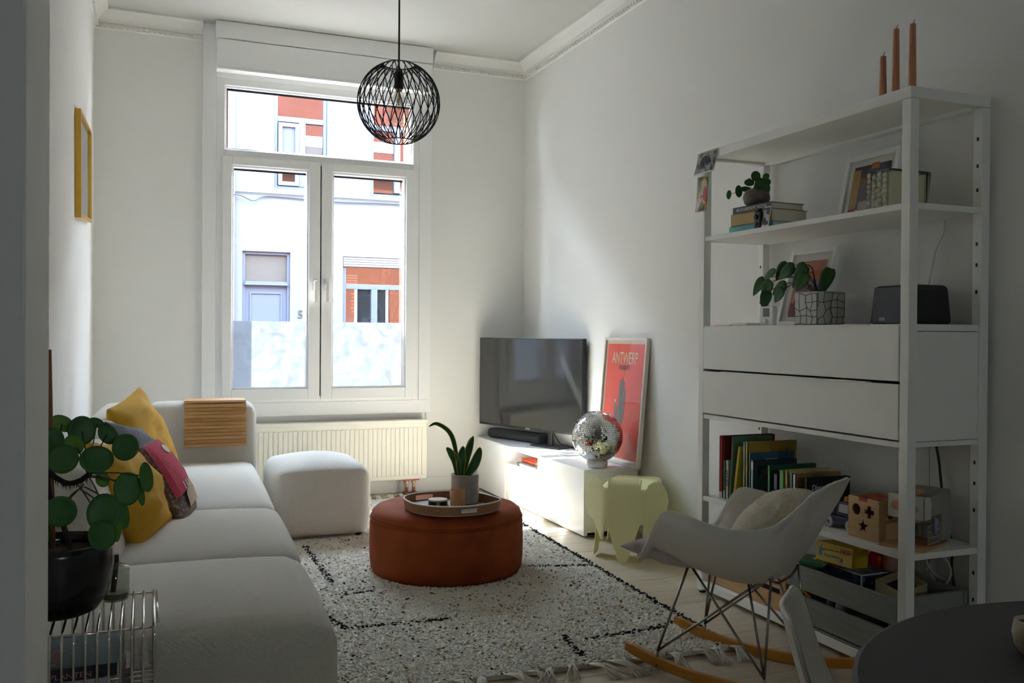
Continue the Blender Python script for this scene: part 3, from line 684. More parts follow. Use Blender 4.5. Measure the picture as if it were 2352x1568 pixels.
sb = thing('soundbar', 'dark grey soundbar with rounded ends in front of the television', 'speaker', (2.44, 5.90, .381), atan2(-.49, .17))
h = .032
pr = [(-.05+.02+0*0, 0)]
poly = [(-.05, .012), (-.042, .002), (.05, .002), (.05, .068), (-.04, .068), (-.05, .058)]
ends = MB(); LN = .27
prof = [( -.052*cos(a*pi/8)*.5-.02, .034-.033*cos(pi*a/8)) for a in range(9)]
ends.prism([(.05, .001)]+[(-.025-.03*sin(pi*a/8), .034-.033*cos(pi*a/8)) for a in range(9)]+[(.05, .067)], (-LN, 0, 0), (0, 1, 0), (0, 0, 1), (2*LN, 0, 0))
ends.build('body', M('charcoal_cloth', (58, 60, 62), .8, bump=(900, .4, .001)), sb, local=True, bevel=.012, seg=3)
MB().box(LN-.03, -.03, .008, LN+.001, .045, .06).build('end_cap', M('dark_cap', (40, 42, 44), .5), sb, local=True, bevel=.01)
o = MB().box(2.40, 5.02, .3805, 2.50, 5.12, .392).build('set_top_box', M('white_remote_box', (214, 216, 218), .4), bevel=.004)
tag(o, 'small flat white media box on the tv bench behind the sunlit strip', 'media box')

# poster leaning on the wall
po_ = thing('framed_poster', 'tall white-framed red travel poster with a grey hand leaning on the right wall', 'poster', (2.55, 4.64, .3805))
bt, tp_ = V((2.552, 0, .3815)), V((2.612, 0, 1.112)); ax = (tp_-bt).normalized(); nx_ = V((-ax.z, 0, ax.x)); Hh = (tp_-bt).length
def PP(y, t, d=0): return V((bt.x, y, bt.z))+ax*t+nx_*d    # y: along the wall, t: up the frame, d: towards the room
Y0, Y1 = 4.39, 4.89
fm = M('pale_frame', (222, 214, 204), .45)
f = MB()
for (a, b, lo, hi) in ((Y0, Y0+.014, 0, Hh), (Y1-.014, Y1, 0, Hh), (Y0+.014, Y1-.014, 0, .014), (Y0+.014, Y1-.014, Hh-.014, Hh)):
    f.add([PP(a, lo, -.012), PP(b, lo, -.012), PP(b, hi, -.012), PP(a, hi, -.012), PP(a, lo, .012), PP(b, lo, .012), PP(b, hi, .012), PP(a, hi, .012)], [(0, 1, 2, 3), (7, 6, 5, 4), (0, 4, 5, 1), (1, 5, 6, 2), (2, 6, 7, 3), (3, 7, 4, 0)])
f.build('frame', fm, po_, bevel=.0015)
def sheet(name, m, poly, d, par=po_):
    mb = MB(); ps = [PP(Y1-u, t, d) for u, t in poly]; n = len(ps); ps += [p-nx_*.0008 for p in ps]
    return mb.add(ps, [tuple(range(n)), tuple(range(n, 2*n))[::-1]]+[(i, (i+1) % n, (i+1) % n+n, i+n) for i in range(n)]).build(name, m, par)
sheet('paper', M('poster_margin', (226, 206, 190), .7), [(.012, .012), (.488, .012), (.488, Hh-.012), (.012, Hh-.012)], 0)
sheet('print', M('poster_red', (232, 78, 58), .6), [(.035, .035), (.465, .035), (.465, Hh-.035), (.035, Hh-.035)], .0012)
fing = [(.235, .02+.0), (.275, .02), (.285, .16), (.335, .30)]
hand = [(u-.055, t-.06) for u, t in [(.255, .20), (.30, .20), (.315, .26), (.338, .33), (.345, .40), (.345, .475), (.341, .492), (.333, .494), (.328, .478), (.327, .50), (.324, .532), (.316, .541), (.307, .532), (.305, .515), (.303, .552), (.295, .565), (.286, .552), (.284, .52), (.280, .538), (.271, .546), (.263, .538), (.262, .50), (.258, .40), (.250, .362), (.243, .39), (.236, .425), (.228, .436), (.219, .430), (.219, .40), (.222, .34), (.236, .27)]]
sheet('hand_print', M('poster_grey', (112, 98, 98), .6), hand, .0022)
sheet('nail_print', white_ink, [(u-.055, t-.06) for u, t in [(.221, .428), (.230, .434), (.236, .424), (.233, .408), (.224, .41)]], .003)
for k, (u, a, b) in enumerate(((.229, .30, .44), (.250, .24, .455), (.271, .33, .42))):
    sheet('finger_line', M('poster_line', (84, 72, 74), .6), [(u, a), (u+.003, a), (u+.003, b), (u, b)], .003)
text('ANTWERP', .098, PP(4.64, .612, .0028), (0, -1, 0), ax, M('poster_cream', (240, 214, 176), .6), po_, sx=.66)
text('BELGIUM', .040, PP(4.64, .558, .0028), (0, -1, 0), ax, M('poster_grey', (112, 98, 98), .6), po_, sx=.8)
f = MB().add([PP(Y0+.013, .013, .007), PP(Y1-.013, .013, .007), PP(Y1-.013, Hh-.013, .007), PP(Y0+.013, Hh-.013, .007)], [(0, 1, 2, 3)]).build('glazing', glass('picture_glass', (252, 252, 252), .015), po_)

# mirror ball
bc = V((2.375, 4.55, .5535)); R_ = .1435
mbh = thing('mirror_ball', 'disco ball lamp of tiny mirror tiles on a white ring base', 'disco ball', (bc.x, bc.y, .381))
MB().lathe([(R_*.985*sin(pi*k/24), -R_*.985*cos(pi*k/24)) for k in range(25)], 40, bc).build('core', M('dark_grout', (70, 70, 72), .6), mbh, smooth=True)
MB().lathe([(.052, .381), (.058, .386), (.060, .405), (.056, .4245), (.048, .426), (.048, .384)], 40, (bc.x, bc.y, 0)).build('ring_base', white_plastic, mbh, smooth=True)
t = MB(); rr = random.Random(9); nl = 42
for i in range(1, nl):
    th = pi*i/nl
    if R_*sin(th) < .02: continue
    nk = int(2*pi*R_*sin(th)/.0108)
    for k in range(nk):
        ph = 2*pi*(k+.5)/nk; n_ = V((sin(th)*cos(ph), sin(th)*sin(ph), -cos(th))); e = V((-sin(ph), cos(ph), 0)); g = n_.cross(e)
        n2 = (n_+e*rr.gauss(0, .045)+g*rr.gauss(0, .045)).normalized(); e2 = (e-n2*e.dot(n2)).normalized(); g2 = n2.cross(e2); c = bc+n_*(R_+.001)
        w = .0047
        q = [c+e2*a*w+g2*b*w for a, b in ((-1, -1), (1, -1), (1, 1), (-1, 1))]; q += [p-n_*.003 for p in q]
        t.add(q, [(0, 1, 2, 3)]+[(i_, i_+4, (i_+1) % 4+4, (i_+1) % 4) for i_ in range(4)])
stuff(t.build('mirror_tiles', M('mirror', (235, 237, 238), .02, metal=1), mbh))

# ------------------------------------------------------------ elephant stool
el_m = M('pale_lime_plastic', (244, 242, 186), .5)
el = thing('elephant_stool', 'pale lime plastic elephant stool with rounded ears and hanging trunk', 'stool', (2.28, 4.03, 0), math.radians(-38))
# local +y points to its tail, -y to its face; x to its left/right
def bodyx(t):     # cross-section of the saddle: t -1..1
    a = abs(t); s = 1 if t >= 0 else -1
    if a < .30: x = .118*a/.30; z = .352
    elif a < .5: q = (a-.30)/.2*pi/2; x = .118+.028*sin(q); z = .352-.028*(1-cos(q))
    else: q = (a-.5)/.5; x = .146+.018*q*q+.0; z = .324*(1-q)+.004
    return s*x, z
P = []; NY = 16; NT = 28; faces_skip = set(); vs = []
for j in range(NY+1):
    for i in range(NT+1):
        x, z = bodyx(-1+2*i/NT); y = -.06+.44*j/NY
        z += .006*sin(pi*j/NY); vs.append((x*(1-.1*(j/NY)), y+(.02*(1-z/.38) if j == NY else 0), z))
fsx = []
for j in range(NY):
    for i in range(NT):
        t = -1+2*(i+.5)/NT; yy = (j+.5)/NY; x, z = bodyx(t)
        arch = .20*sqrt(max(0, 1-((yy-.5)/.26)**2)) if abs(yy-.5) < .26 else 0
        if z < arch: continue
        k = j*(NT+1)+i; fsx.append((k, k+1, k+NT+2, k+NT+1))
MB().add(vs, fsx).build('body', el_m, el, smooth=True, local=True, solid=.009, sub=1)
# head: central face with trunk, ears bending back at both sides
cols = 21; rows = 26; vs = []; fsx = []
def headx(u, v):   # u -1..1 across, v 0 (bottom) .. 1 (top)
    s = u*.235; a = abs(s); sg = 1 if s >= 0 else -1; flat = .082
    if a <= flat: x, y = a, 0
    else: q = a-flat; r = .055; th = min(q/r, .62); x = flat+r*sin(th)+(max(0, q-r*.62))*cos(.62); y = r*(1-cos(th))+(max(0, q-r*.62))*sin(.62)
    z = .408*v+.006
    y -= .105+.065*max(0, (1-v))**1.3
    if v > .93 and a < flat: y += (v-.93)*.5
    return (sg*x, y, z)
def in_head(u, v):
    s = abs(u)*.235; z = .408*v
    if s < .086 and z > .18: return z < .406
    if z < .18:                       # trunk tapering to the floor, ear tips beside it
        w = .036+.046*min(1, max(0, (z-.05)/.13))**.8
        if z < .03: w = .036*sqrt(max(0, 1-((.03-z)/.03)**2))
        if s < w: return True
    # ears: rounded lobe above, tapering towards a low tip
    cz, cx_ = .292, .160
    lobe = ((s-cx_)/.074)**2+((z-cz)/.104)**2 < 1
    if .10 < z < cz:
        q = (cz-z)/(cz-.10); lobe = lobe or (.098-.006*q < s < .232-.118*q)
    if .365 < z and .086 < s < .112: return False
    return lobe or (.08 < s < .165 and .185 < z < .352)
cols, rows = 120, 130; idx = {}
for r in range(rows):
    for c_ in range(cols):
        u = -1+2*(c_+.5)/cols; v = (r+.5)/rows
        if in_head(u, v):
            q = []
            for du, dv in ((0, 0), (1, 0), (1, 1), (0, 1)):
                k = (c_+du, r+dv)
                if k not in idx: idx[k] = len(vs); vs.append(headx(-1+2*k[0]/cols, k[1]/rows))
                q.append(idx[k])
            fsx.append(tuple(q))
hd = MB().add(vs, fsx).build('head', el_m, el, smooth=True, local=True)
k = hd.modifiers.new('soften', 'SMOOTH'); k.iterations = 14; k.factor = .5
k = hd.modifiers.new('thickness', 'SOLIDIFY'); k.thickness = .008; k.offset = 0
for s in (-1, 1): MB().lathe([(.005, 0), (.005, .004)], 10, (s*.086, -.117, .21), Matrix.Rotation(pi/2, 4, 'X')).build('eye', black_plastic, el, local=True)

# ------------------------------------------------------------ radiator
rad_m = M('radiator_cream', (240, 236, 224), .4)
ra = thing('radiator', 'cream ribbed panel radiator under the window', 'radiator', (1.26, 6.165, .10))
MB().box(.67, 6.125, .105, 1.845, 6.205, .512).build('body', rad_m, ra, bevel=.006)
fp = MB(); n_ = 36
for i in range(n_):
    xx = .70+(1.815-.70)*i/(n_-1)
    fp.prism([(xx-.011, .135), (xx+.011, .135), (xx+.011, .47), (xx-.011, .47)], (0, 6.126, 0), (1, 0, 0), (0, 0, 1), (0, -.007, 0))
ra_r = fp.build('ribs', rad_m, ra, bevel=.003)
MB().box(.665, 6.118, .500, 1.85, 6.21, .524).build('top_grille', rad_m, ra, bevel=.003)
for xx in (1.705, 1.755):
    v_ = thing_part = MB().lathe([(.011, .05), (.011, .075), (.017, .078), (.017, .09), (.013, .092), (.013, .105)], 12, (xx, 6.15, 0)).build('valve', M('brass_nickel', (190, 170, 140), .3, metal=.9), ra)
    MB().lathe([(.012, .032), (.012, .05)], 12, (xx, 6.15, 0)).build('red_seal', M('copper_red', (176, 70, 50), .5), v_)
    MB().lathe([(.030, .001), (.028, .012), (.012, .018), (.010, .034)], 16, (xx, 6.15, 0)).build('pipe_collar', M('brown_collar', (120, 76, 52), .6), v_)
MB().box(.675+1.0, 6.12, .099, 1.79, 6.19, .106).build('bottom_bracket', M('copper_red', (176, 70, 50), .5), ra)

# ------------------------------------------------------------ pendant lamp
pc_ = V((.928, 3.5, 2.045)); PR = .163
la = thing('pendant_lamp', 'black wire globe pendant lamp with a large clear bulb', 'lamp', (pc_.x, pc_.y, pc_.z-.157))
tilt = .25; lat = 1.19
def wire(twist, n=20):
    P = []
    for i in range(n+1):
        th = -lat+2*lat*i/n; ph = twist*sin(th)/sin(lat)*.5
        P.append((PR*cos(th)*cos(ph), PR*cos(th)*sin(ph), PR*sin(th)))
    return P
for tw in (1, -1):
    base = MB().tube(wire(tw*.62), (.0019), 6).build('wire', black_metal, la, smooth=True, local=True)
    base.location = (0, 0, .157)
    for k in range(1, 27):
        o = base.copy(); COL.objects.link(o); o.parent = la; o.rotation_euler = (0, 0, 2*pi*k/27+(.04 if tw < 0 else 0)); o.name = 'wire'
for z, s in ((PR*sin(lat), 1), (-PR*sin(lat), -1)):
    MB().tube([(pc_.x+PR*cos(lat)*cos(2*pi*k/40), pc_.y+PR*cos(lat)*sin(2*pi*k/40), pc_.z+z) for k in range(40)], .0022, 6, closed=True).build('ring', black_metal, la, smooth=True)
MB().lathe([(.0175, .055), (.018, .06), (.018, .118), (.010, .124), (.004, .128)], 24, pc_).build('socket', black_plastic, la, smooth=True)
for a in (0, 2.09, 4.19): MB().tube(bez([pc_+V((PR*cos(lat)*cos(a), PR*cos(lat)*sin(a), PR*sin(lat))), pc_+V((.032*cos(a), .032*sin(a), .125)), pc_+V((.017*cos(a), .017*sin(a), .115))], 5), .0018, 6).build('holder_wire', black_metal, la, smooth=True)
MB().tube([pc_+V((0, 0, .125)), (pc_.x, pc_.y, ZC-.03)], .0038, 8).build('cord', black_plastic, la)
MB().lathe([(.001, ZC-.002), (.045, ZC-.002), (.05, ZC-.02), (.012, ZC-.03), (.004, ZC-.035)], 28, (pc_.x, pc_.y, 0)).build('ceiling_rose', black_metal, la, smooth=True)
bp_ = [(.0128, .055), (.0135, .04), (.020, .028), (.034, .010), (.045, -.012), (.0478, -.034), (.0445, -.056), (.034, -.072), (.018, -.081), (.001, -.083)]
bpts = bez([(r, 0, z) for r, z in bp_], 4)
bu = MB().lathe([(p.x, p.z) for p in bpts], 36, pc_, cap=False).build('bulb', glass('bulb_glass', (250, 250, 248), .10), la, smooth=True)
MB().lathe([(.013, .055), (.013, .040)], 16, pc_).build('bulb_cap', M('brass_cap', (190, 160, 110), .3, metal=1), bu)
fil = MB()
for k in range(6):
    a = k*pi/3; fil.tube([pc_+V((.006*cos(a), .006*sin(a), .03)), pc_+V((.012*cos(a), .012*sin(a), -.045))], .0008, 5)
fil.tube([pc_+V((0, 0, .04)), pc_+V((0, 0, -.01))], .003, 6); fil.build('filament', M('amber_filament', (206, 160, 96), .4), bu)

# ------------------------------------------------------------ picture on the left wall
wp = thing('picture_frame', 'slim gold picture frame with pale sketch on the left wall', 'picture', (XL, 5.07, 1.945))
wp.rotation_euler = (.085, 0, 0)
gold = M('gold_frame', (206, 160, 56), .3, metal=.55)
f = MB()
ya, yb, za, zb = 4.63, 5.51, 1.695, 2.195
for a, b, e, g in ((ya, ya+.018, za, zb), (yb-.018, yb, za, zb), (ya+.018, yb-.018, za, za+.018), (ya+.018, yb-.018, zb-.018, zb)): f.box(XL+.001, a, e, XL+.028, b, g)
f.build('frame', gold, wp)
MB().box(XL+.001, ya+.016, za+.016, XL+.014, yb-.016, zb-.016).build('print', M('pale_sketch_paper', (214, 214, 210), .7), wp)
sk = M('pencil_line', (150, 150, 150), .8)
for pts in ([(5.0, 1.85), (5.15, 2.0), (5.3, 1.9), (5.4, 2.05)], [(4.95, 1.95), (5.1, 2.1), (5.35, 2.1)]):
    MB().tube(bez([(XL+.0145, y, z) for y, z in pts], 6), .0016, 5).build('sketch_line', sk, wp)
MB().box(XL+.017, ya+.017, za+.017, XL+.018, yb-.017, zb-.017).build('glazing', glass('picture_glass', (252, 252, 252), .015), wp)
# ------------------------------------------------------------ shelf unit
sx0, sx1, sy0, sy1 = 2.257, 2.607, 2.19, 3.37
su = thing('shelf_unit', 'tall open white metal shelf unit with two wide drawers along the right wall', 'shelf', (2.43, 2.78, 0))
pw = .036
for a in (sx0, sx1-pw):
    for b in (sy0, sy1-pw):
        o = MB().box(a, b, .012, a+pw, b+pw, 1.892).build('post', white_metal, su, bevel=.002)
        MB().lathe([(.014, 0), (.014, .014)], 10, (a+pw/2, b+pw/2, 0)).build('foot', black_plastic, o)
        if a > 2.5:
            hs = MB()
            for z in (.25, .34, .55, .64, .71, 1.28, 1.37, 1.44, 1.62, 1.70, 1.79):
                hs.box(a-.0006, b+pw/2-.004, z-.006, a+.001, b+pw/2+.004, z+.006)
            hs.build('peg_holes', black_plastic, o)
t = MB()
for a in (sx0, sx1-pw): t.box(a, sy0, 1.894, a+pw, sy1, 1.93)
for b in (sy0, sy1-pw): t.box(sx0+pw, b, 1.894, sx1-pw, b+pw, 1.93)
t.build('top_frame', white_metal, su, bevel=.002)
MB().box(sx0+pw, sy0+pw, 1.906, sx1-pw, sy1-pw, 1.927).build('top_panel', white_metal, su)
t = MB()
for a in (sx0, sx1-pw): t.box(a+.002, sy0+pw, .022, a+pw-.002, sy1-pw, .056)
t.build('bottom_rail', white_metal, su, bevel=.002)
MB().box(sx0+pw, sy0+.004, .04, sx1-pw, sy1-.004, .058).build('bottom_shelf', white_metal, su)
for z in (1.54, .408):
    MB().box(sx0+.004, sy0+pw+.001, z, sx1-.006, sy1-pw-.001, z+.02).build('shelf_board', white_metal, su, bevel=.0015)
    for ya, yb in ((sy0+.004, sy0+pw+.0005), (sy1-pw-.0005, sy1-.004)): MB().box(sx0+pw+.001, ya, z, sx1-pw-.001, yb, z+.02).build('shelf_end', white_metal, su)
c = MB(); c.box(sx0+.004, sy0+pw+.001, 1.158, sx1-.006, sy1-pw-.001, 1.17); c.box(sx0+pw+.001, sy0+.006, 1.148, sx1-pw-.001, sy0+pw, 1.17)
c.box(sx0+.022, sy0+.008, .79, sx1-pw, sy0+.024, 1.146); c.box(sx0+.022, sy1-.024, .79, sx1-pw, sy1-.008, 1.158); c.box(sx1-.012, sy0+.024, .79, sx1-.006, sy1-.024, 1.158)
c.box(sx0+.004, sy0+pw+.001, .768, sx1-.006, sy1-pw-.001, .786); c.box(sx0+pw, sy0+.006, .772, sx1-pw, sy0+pw, .788)
c.build('drawer_case', white_metal, su, bevel=.001)
for z0, z1 in ((.984, 1.166), (.793, .974)):
    d = MB().box(sx0-.002, sy0+pw+.004, z0, sx0+.018, sy1-pw-.004, z1).build('drawer', white_metal, su, bevel=.001)
    MB().box(sx0+.02, sy0+.05, z0+.01, sx1-.06, sy1-.05, z1-.04).build('drawer_box', white_metal, d)
    MB().box(sx0-.010, 2.36, z1-.0015, sx0+.01, 3.19, z1+.003).build('handle', white_metal, d, bevel=.0008)

# candles on top
cu_m = M('copper_wax', (196, 138, 104), .38, metal=.35)
def candle(x, y, h, label, wick=True):
    c = thing('candle', label, 'candle', (x, y, 1.93), group='copper candles on the shelf unit')
    n = 40; P = []
    for k in range(9):
        t_ = k/8; r = .0118-.0028*t_
        P.append([(x+r*(1+.12*(abs(cos(5*a*2*pi/n/1.0))-.5))*cos(2*pi*a/n), y+r*(1+.12*(abs(cos(5*a*2*pi/n))-.5))*sin(2*pi*a/n), 1.9305+h*t_) for a in range(n)])
    mb = MB(); vs = [p for r_ in P for p in r_]
    mb.add(vs, [(i*n+a, i*n+(a+1) % n, (i+1)*n+(a+1) % n, (i+1)*n+a) for i in range(8) for a in range(n)]+[tuple(range(n))[::-1], tuple(8*n+a for a in range(n))])
    mb.build('wax', cu_m, c, smooth=False)
    if wick: MB().tube([(x, y, 1.93+h), (x+.001, y-.001, 1.93+h+.006), (x+.005, y-.003, 1.93+h+.016)], .0011, 5).build('wick', M('wick', (120, 100, 90), .9), c)
candle(2.275, 2.328, .132, 'shortest fluted copper candle on top of the shelf unit, farthest left')
candle(2.275, 2.272, .205, 'tallest fluted copper candle in the middle of the three on the shelf unit')
candle(2.278, 2.206, .202, 'fluted copper candle right above the corner post of the shelf unit')

# two photos taped to the far front post
def photo_tex(name, stops, scale, seed=0, stretch=None):
    m = bpy.data.materials.new(name); m.use_nodes = True; N = m.node_tree.nodes; L = m.node_tree.links; b = N['Principled BSDF']; b.inputs['Roughness'].default_value = .35
    tc = N.new('ShaderNodeTexCoord'); mp = N.new('ShaderNodeMapping'); mp.inputs['Location'].default_value = (seed, seed*.7, seed*1.3)
    if stretch: mp.inputs['Scale'].default_value = stretch
    nz = N.new('ShaderNodeTexNoise'); nz.inputs['Scale'].default_value = scale; nz.inputs['Detail'].default_value = 2.5
    rp = N.new('ShaderNodeValToRGB'); rp.color_ramp.interpolation = 'CONSTANT' if len(stops) > 4 else 'LINEAR'
    while len(rp.color_ramp.elements) < len(stops): rp.color_ramp.elements.new(.5)
    for e, (p, c) in zip(rp.color_ramp.elements, stops): e.position = p; e.color = (*lin(c), 1)
    L.new(tc.outputs['Object'], mp.inputs[0]); L.new(mp.outputs[0], nz.inputs['Vector']); L.new(nz.outputs[0], rp.inputs[0]); L.new(rp.outputs[0], b.inputs['Base Color']); return m
ph = thing('photo_print', 'black and white wedding photo print taped at the top of the far shelf post', 'photo', (2.25, 3.31, 1.83), group='photo prints on the shelf post')
xs = lambda z: 2.2535-.0
def bent(y0, y1, z0, z1, m, par, name, curl, sh=0, x=2.2545):
    P = []
    for i in range(9):
        u = i/8; row = []
        for j in range(7):
            v = j/6; row.append((x-curl*(1-v)**2-.002*sin(u*pi), y0+(y1-y0)*u+sh*(1-v), z0+(z1-z0)*v))
        P.append(row)
    return MB().grid(P).build(name, m, par, smooth=True, solid=.0006)
bent(3.232, 3.385, 1.832, 1.93, M('photo_paper', (222, 220, 214), .4), ph, 'paper', .014, .012)
bent(3.238, 3.380, 1.838, 1.925, photo_tex('bw_photo', [(.3, (30, 30, 32)), (.45, (110, 108, 106)), (.55, (168, 166, 162)), (.7, (60, 58, 58))], 26, 3), ph, 'print', .014, .012, 2.2535)
arch = MB(); 
arch.prism([(.0+.040*cos(a*pi/12), .036*sin(a*pi/12)) for a in range(13)], (2.2475, 3.315, 1.873), (0, 1, 0), (0, 0, 1), (-.0006, 0, 0)); arch.build('arch_motif', black_ink, ph)
for k, (yy, hh, mm) in enumerate(((3.328, .030, black_ink), (3.300, .033, black_ink), (3.315, .020, white_ink))):
    MB().prism([(-.008, 0), (.008, 0), (.006, hh), (0, hh+.008), (-.006, hh)], (2.2455, yy, 1.842), (0, 1, 0), (0, 0, 1), (-.0006, 0, 0)).build('figure_motif', mm, ph)
MB().box(2.252, 3.300, 1.818, 2.2535, 3.326, 1.842).build('tape', M('green_tape', (140, 168, 140), .4), ph)
ph = thing('photo_print', 'tall colour photo print with red and yellow flowers below the black and white print', 'photo', (2.25, 3.35, 1.67), group='photo prints on the shelf post')
bent(3.30, 3.388, 1.668, 1.825, M('photo_paper', (222, 220, 214), .4), ph, 'paper', .010)
bent(3.303, 3.385, 1.671, 1.822, photo_tex('colour_photo', [(0, (60, 58, 62)), (.40, (120, 126, 60)), (.47, (202, 168, 70)), (.53, (196, 188, 184)), (.58, (190, 60, 44)), (.68, (70, 66, 68))], 18, 1.2, (1, 1, .5)), ph, 'print', .010, 0, 2.2537)
MB().prism([(0, 0), (.022, 0), (.024, .045), (.012, .06), (0, .05)], (2.2475, 3.306, 1.69), (0, 1, 0), (0, 0, 1), (-.0006, 0, 0)).build('red_dress_motif', M('photo_red', (200, 34, 34), .4), ph)

# upper shelf (z 1.56): travel books, small pilea, frame, glass block
S2 = 1.5605; rzb = math.radians(4)
flat_book('turquoise book at the bottom of the stack on the upper shelf', 2.375, 3.062, S2, .17, .262, .026, cov('turquoise', (92, 176, 180)), group='stacked travel books on the upper shelf', rz=rzb, spine_text='ATLAS BESTE', ts=.020, tcol=M('pale_ink', (170, 210, 208), .6))
flat_book('thick ochre book in the middle of the stack on the upper shelf', 2.385, 3.060, S2+.0265, .19, .245, .050, cov('ochre', (186, 158, 92)), group='stacked travel books on the upper shelf', rz=rzb, spine_text='                 TRIP B', ts=.030, tcol=black_ink)
flat_book('slate blue book with white spine title on top of the stack under the small pilea', 2.38, 3.058, S2+.077, .175, .228, .027, cov('slate', (70, 72, 84)), group='stacked travel books on the upper shelf', rz=rzb, spine_text='80 DUURZAME REIZEN', ts=.018, tcol=white_ink)
cmr = thing('toy_camera', 'small dark camera figure standing before the book stack', 'camera', (2.277, 2.985, S2))
c = MB(); c.box(2.268, 2.966, S2, 2.288, 3.002, S2+.066); c.box(2.264, 2.970, S2+.066, 2.286, 2.996, S2+.078); c.build('body', M('dark_brown_plastic', (52, 46, 44), .5), cmr, bevel=.004)
MB().lathe([(.010, 0), (.010, .008), (.006, .010)], 14, (2.268, 2.984, S2+.045), Matrix.Rotation(-pi/2, 4, 'Y')).build('lens', black_plastic, cmr)
MB().lathe([(.007, 0), (.007, .006)], 12, (2.268, 2.984, S2+.018), Matrix.Rotation(-pi/2, 4, 'Y')).build('lens', black_plastic, cmr)
pc2 = thing('photo_card', 'small black and white photo card leaning on the book stack', 'photo', (2.272, 2.935, S2))
MB().add([(2.268, 2.956, S2), (2.268, 2.912, S2), (2.284, 2.912, S2+.082), (2.284, 2.956, S2+.082), (2.2695, 2.956, S2), (2.2695, 2.912, S2), (2.2855, 2.912, S2+.082), (2.2855, 2.956, S2+.082)], [(0, 1, 2, 3), (7, 6, 5, 4), (0, 4, 5, 1), (1, 5, 6, 2), (2, 6, 7, 3), (3, 7, 4, 0)]).build('paper', M('photo_paper', (222, 220, 214), .4), pc2)
MB().add([(2.2684, 2.953, S2+.008), (2.2684, 2.916, S2+.008), (2.2818, 2.916, S2+.078), (2.2818, 2.953, S2+.078)], [(0, 1, 2, 3)]).build('print', photo_tex('bw_card', [(.4, (20, 20, 22)), (.5, (52, 50, 50)), (.56, (190, 188, 184)), (.7, (90, 88, 88))], 30, 5), pc2)
def disc_leaf(c, a, b, nrm, m, par, name='leaf', cup=.12, roll=0, n=18):
    """round pilea leaf: centre c, half-axes a, b, facing nrm"""
    c = V(c); nn = V(nrm).normalized(); s = nn.cross(V((0, 0, 1)))
    s = s.normalized() if s.length > .01 else V((1, 0, 0)); t_ = s.cross(nn)
    s, t_ = s*cos(roll)+t_*sin(roll), t_*cos(roll)-s*sin(roll)
    vs = [c-nn*cup*a*.35]; fs = []
    for r_, q in ((.4, -.25), (.75, -.05), (1, .12)):
        vs += [c+(s*a*cos(2*pi*k/n)+t_*b*sin(2*pi*k/n))*r_+nn*cup*a*(q*3+.18*sin(4*pi*k/n)*r_) for k in range(n)]
    fs += [(0, 1+k, 1+(k+1) % n) for k in range(n)]
    for q in (0, 1): fs += [(1+q*n+k, 1+(q+1)*n+k, 1+(q+1)*n+(k+1) % n, 1+q*n+(k+1) % n) for k in range(n)]
    return MB().add(vs, fs).build(name, m, par, smooth=True, solid=.0012)
pil1 = leafmat('pilea_leaf', (40, 88, 34), (66, 116, 46)); stem_m = M('pilea_stem', (84, 96, 58), .6)
sp = thing('potted_pilea', 'small pilea plant in a round grey-brown pot on the book stack', 'plant', (2.36, 3.108, S2+.1045))
z0 = S2+.1045
MB().lathe([(.001, z0), (.030, z0), (.050, z0+.018), (.056, z0+.038), (.052, z0+.058), (.040, z0+.072), (.034, z0+.074), (.036, z0+.066), (.001, z0+.064)], 32, (2.36, 3.108, 0), cap=False).build('pot', M('grey_brown_glaze', (108, 100, 88), .5, noise=(18, .3, .7), col2=(92, 84, 72)), sp, smooth=True)
MB().lathe([(.001, z0+.068), (.036, z0+.067)], 24, (2.36, 3.108, 0), cap=False).build('soil', soil_m, sp)
crown_pt = V((2.36, 3.108, z0+.07)); rr = random.Random(4)
for k, (x, y, z, a, b) in enumerate([(2.360, 3.114, 1.796, .0155, .0225), (2.352, 3.036, 1.782, .0111, .0161), (2.345, 3.066, 1.756, .0177, .0245), (2.375, 3.070, 1.739, .0162, .0236), (2.36, 3.158, 1.776, .0167, .0158), (2.38, 3.188, 1.785, .0077, .0184), (2.345, 3.162, 1.748, .0182, .0137), (2.36, 3.230, 1.750, .0120, .0262), (2.36, 3.300, 1.745, .0086, .0201), (2.325, 3.112, 1.729, .0084, .0179), (2.40, 3.10, 1.77, .018, .018), (2.40, 3.15, 1.755, .016, .017)]):
    q = V((x, y, z)); disc_leaf(q, a*1.25, b*1.05, (-.7+rr.uniform(-.2, .2), -.65+rr.uniform(-.3, .3), .15+rr.uniform(-.1, .4)), pil1, sp, roll=rr.uniform(-.3, .3))
    MB().tube(bez([crown_pt+V((rr.uniform(-.012, .012), rr.uniform(-.012, .012), -.004)), (crown_pt+q)/2+V((0, 0, .010)), q+V((.003, .003, 0))], 5), .0012, 5).build('stem', stem_m, sp)

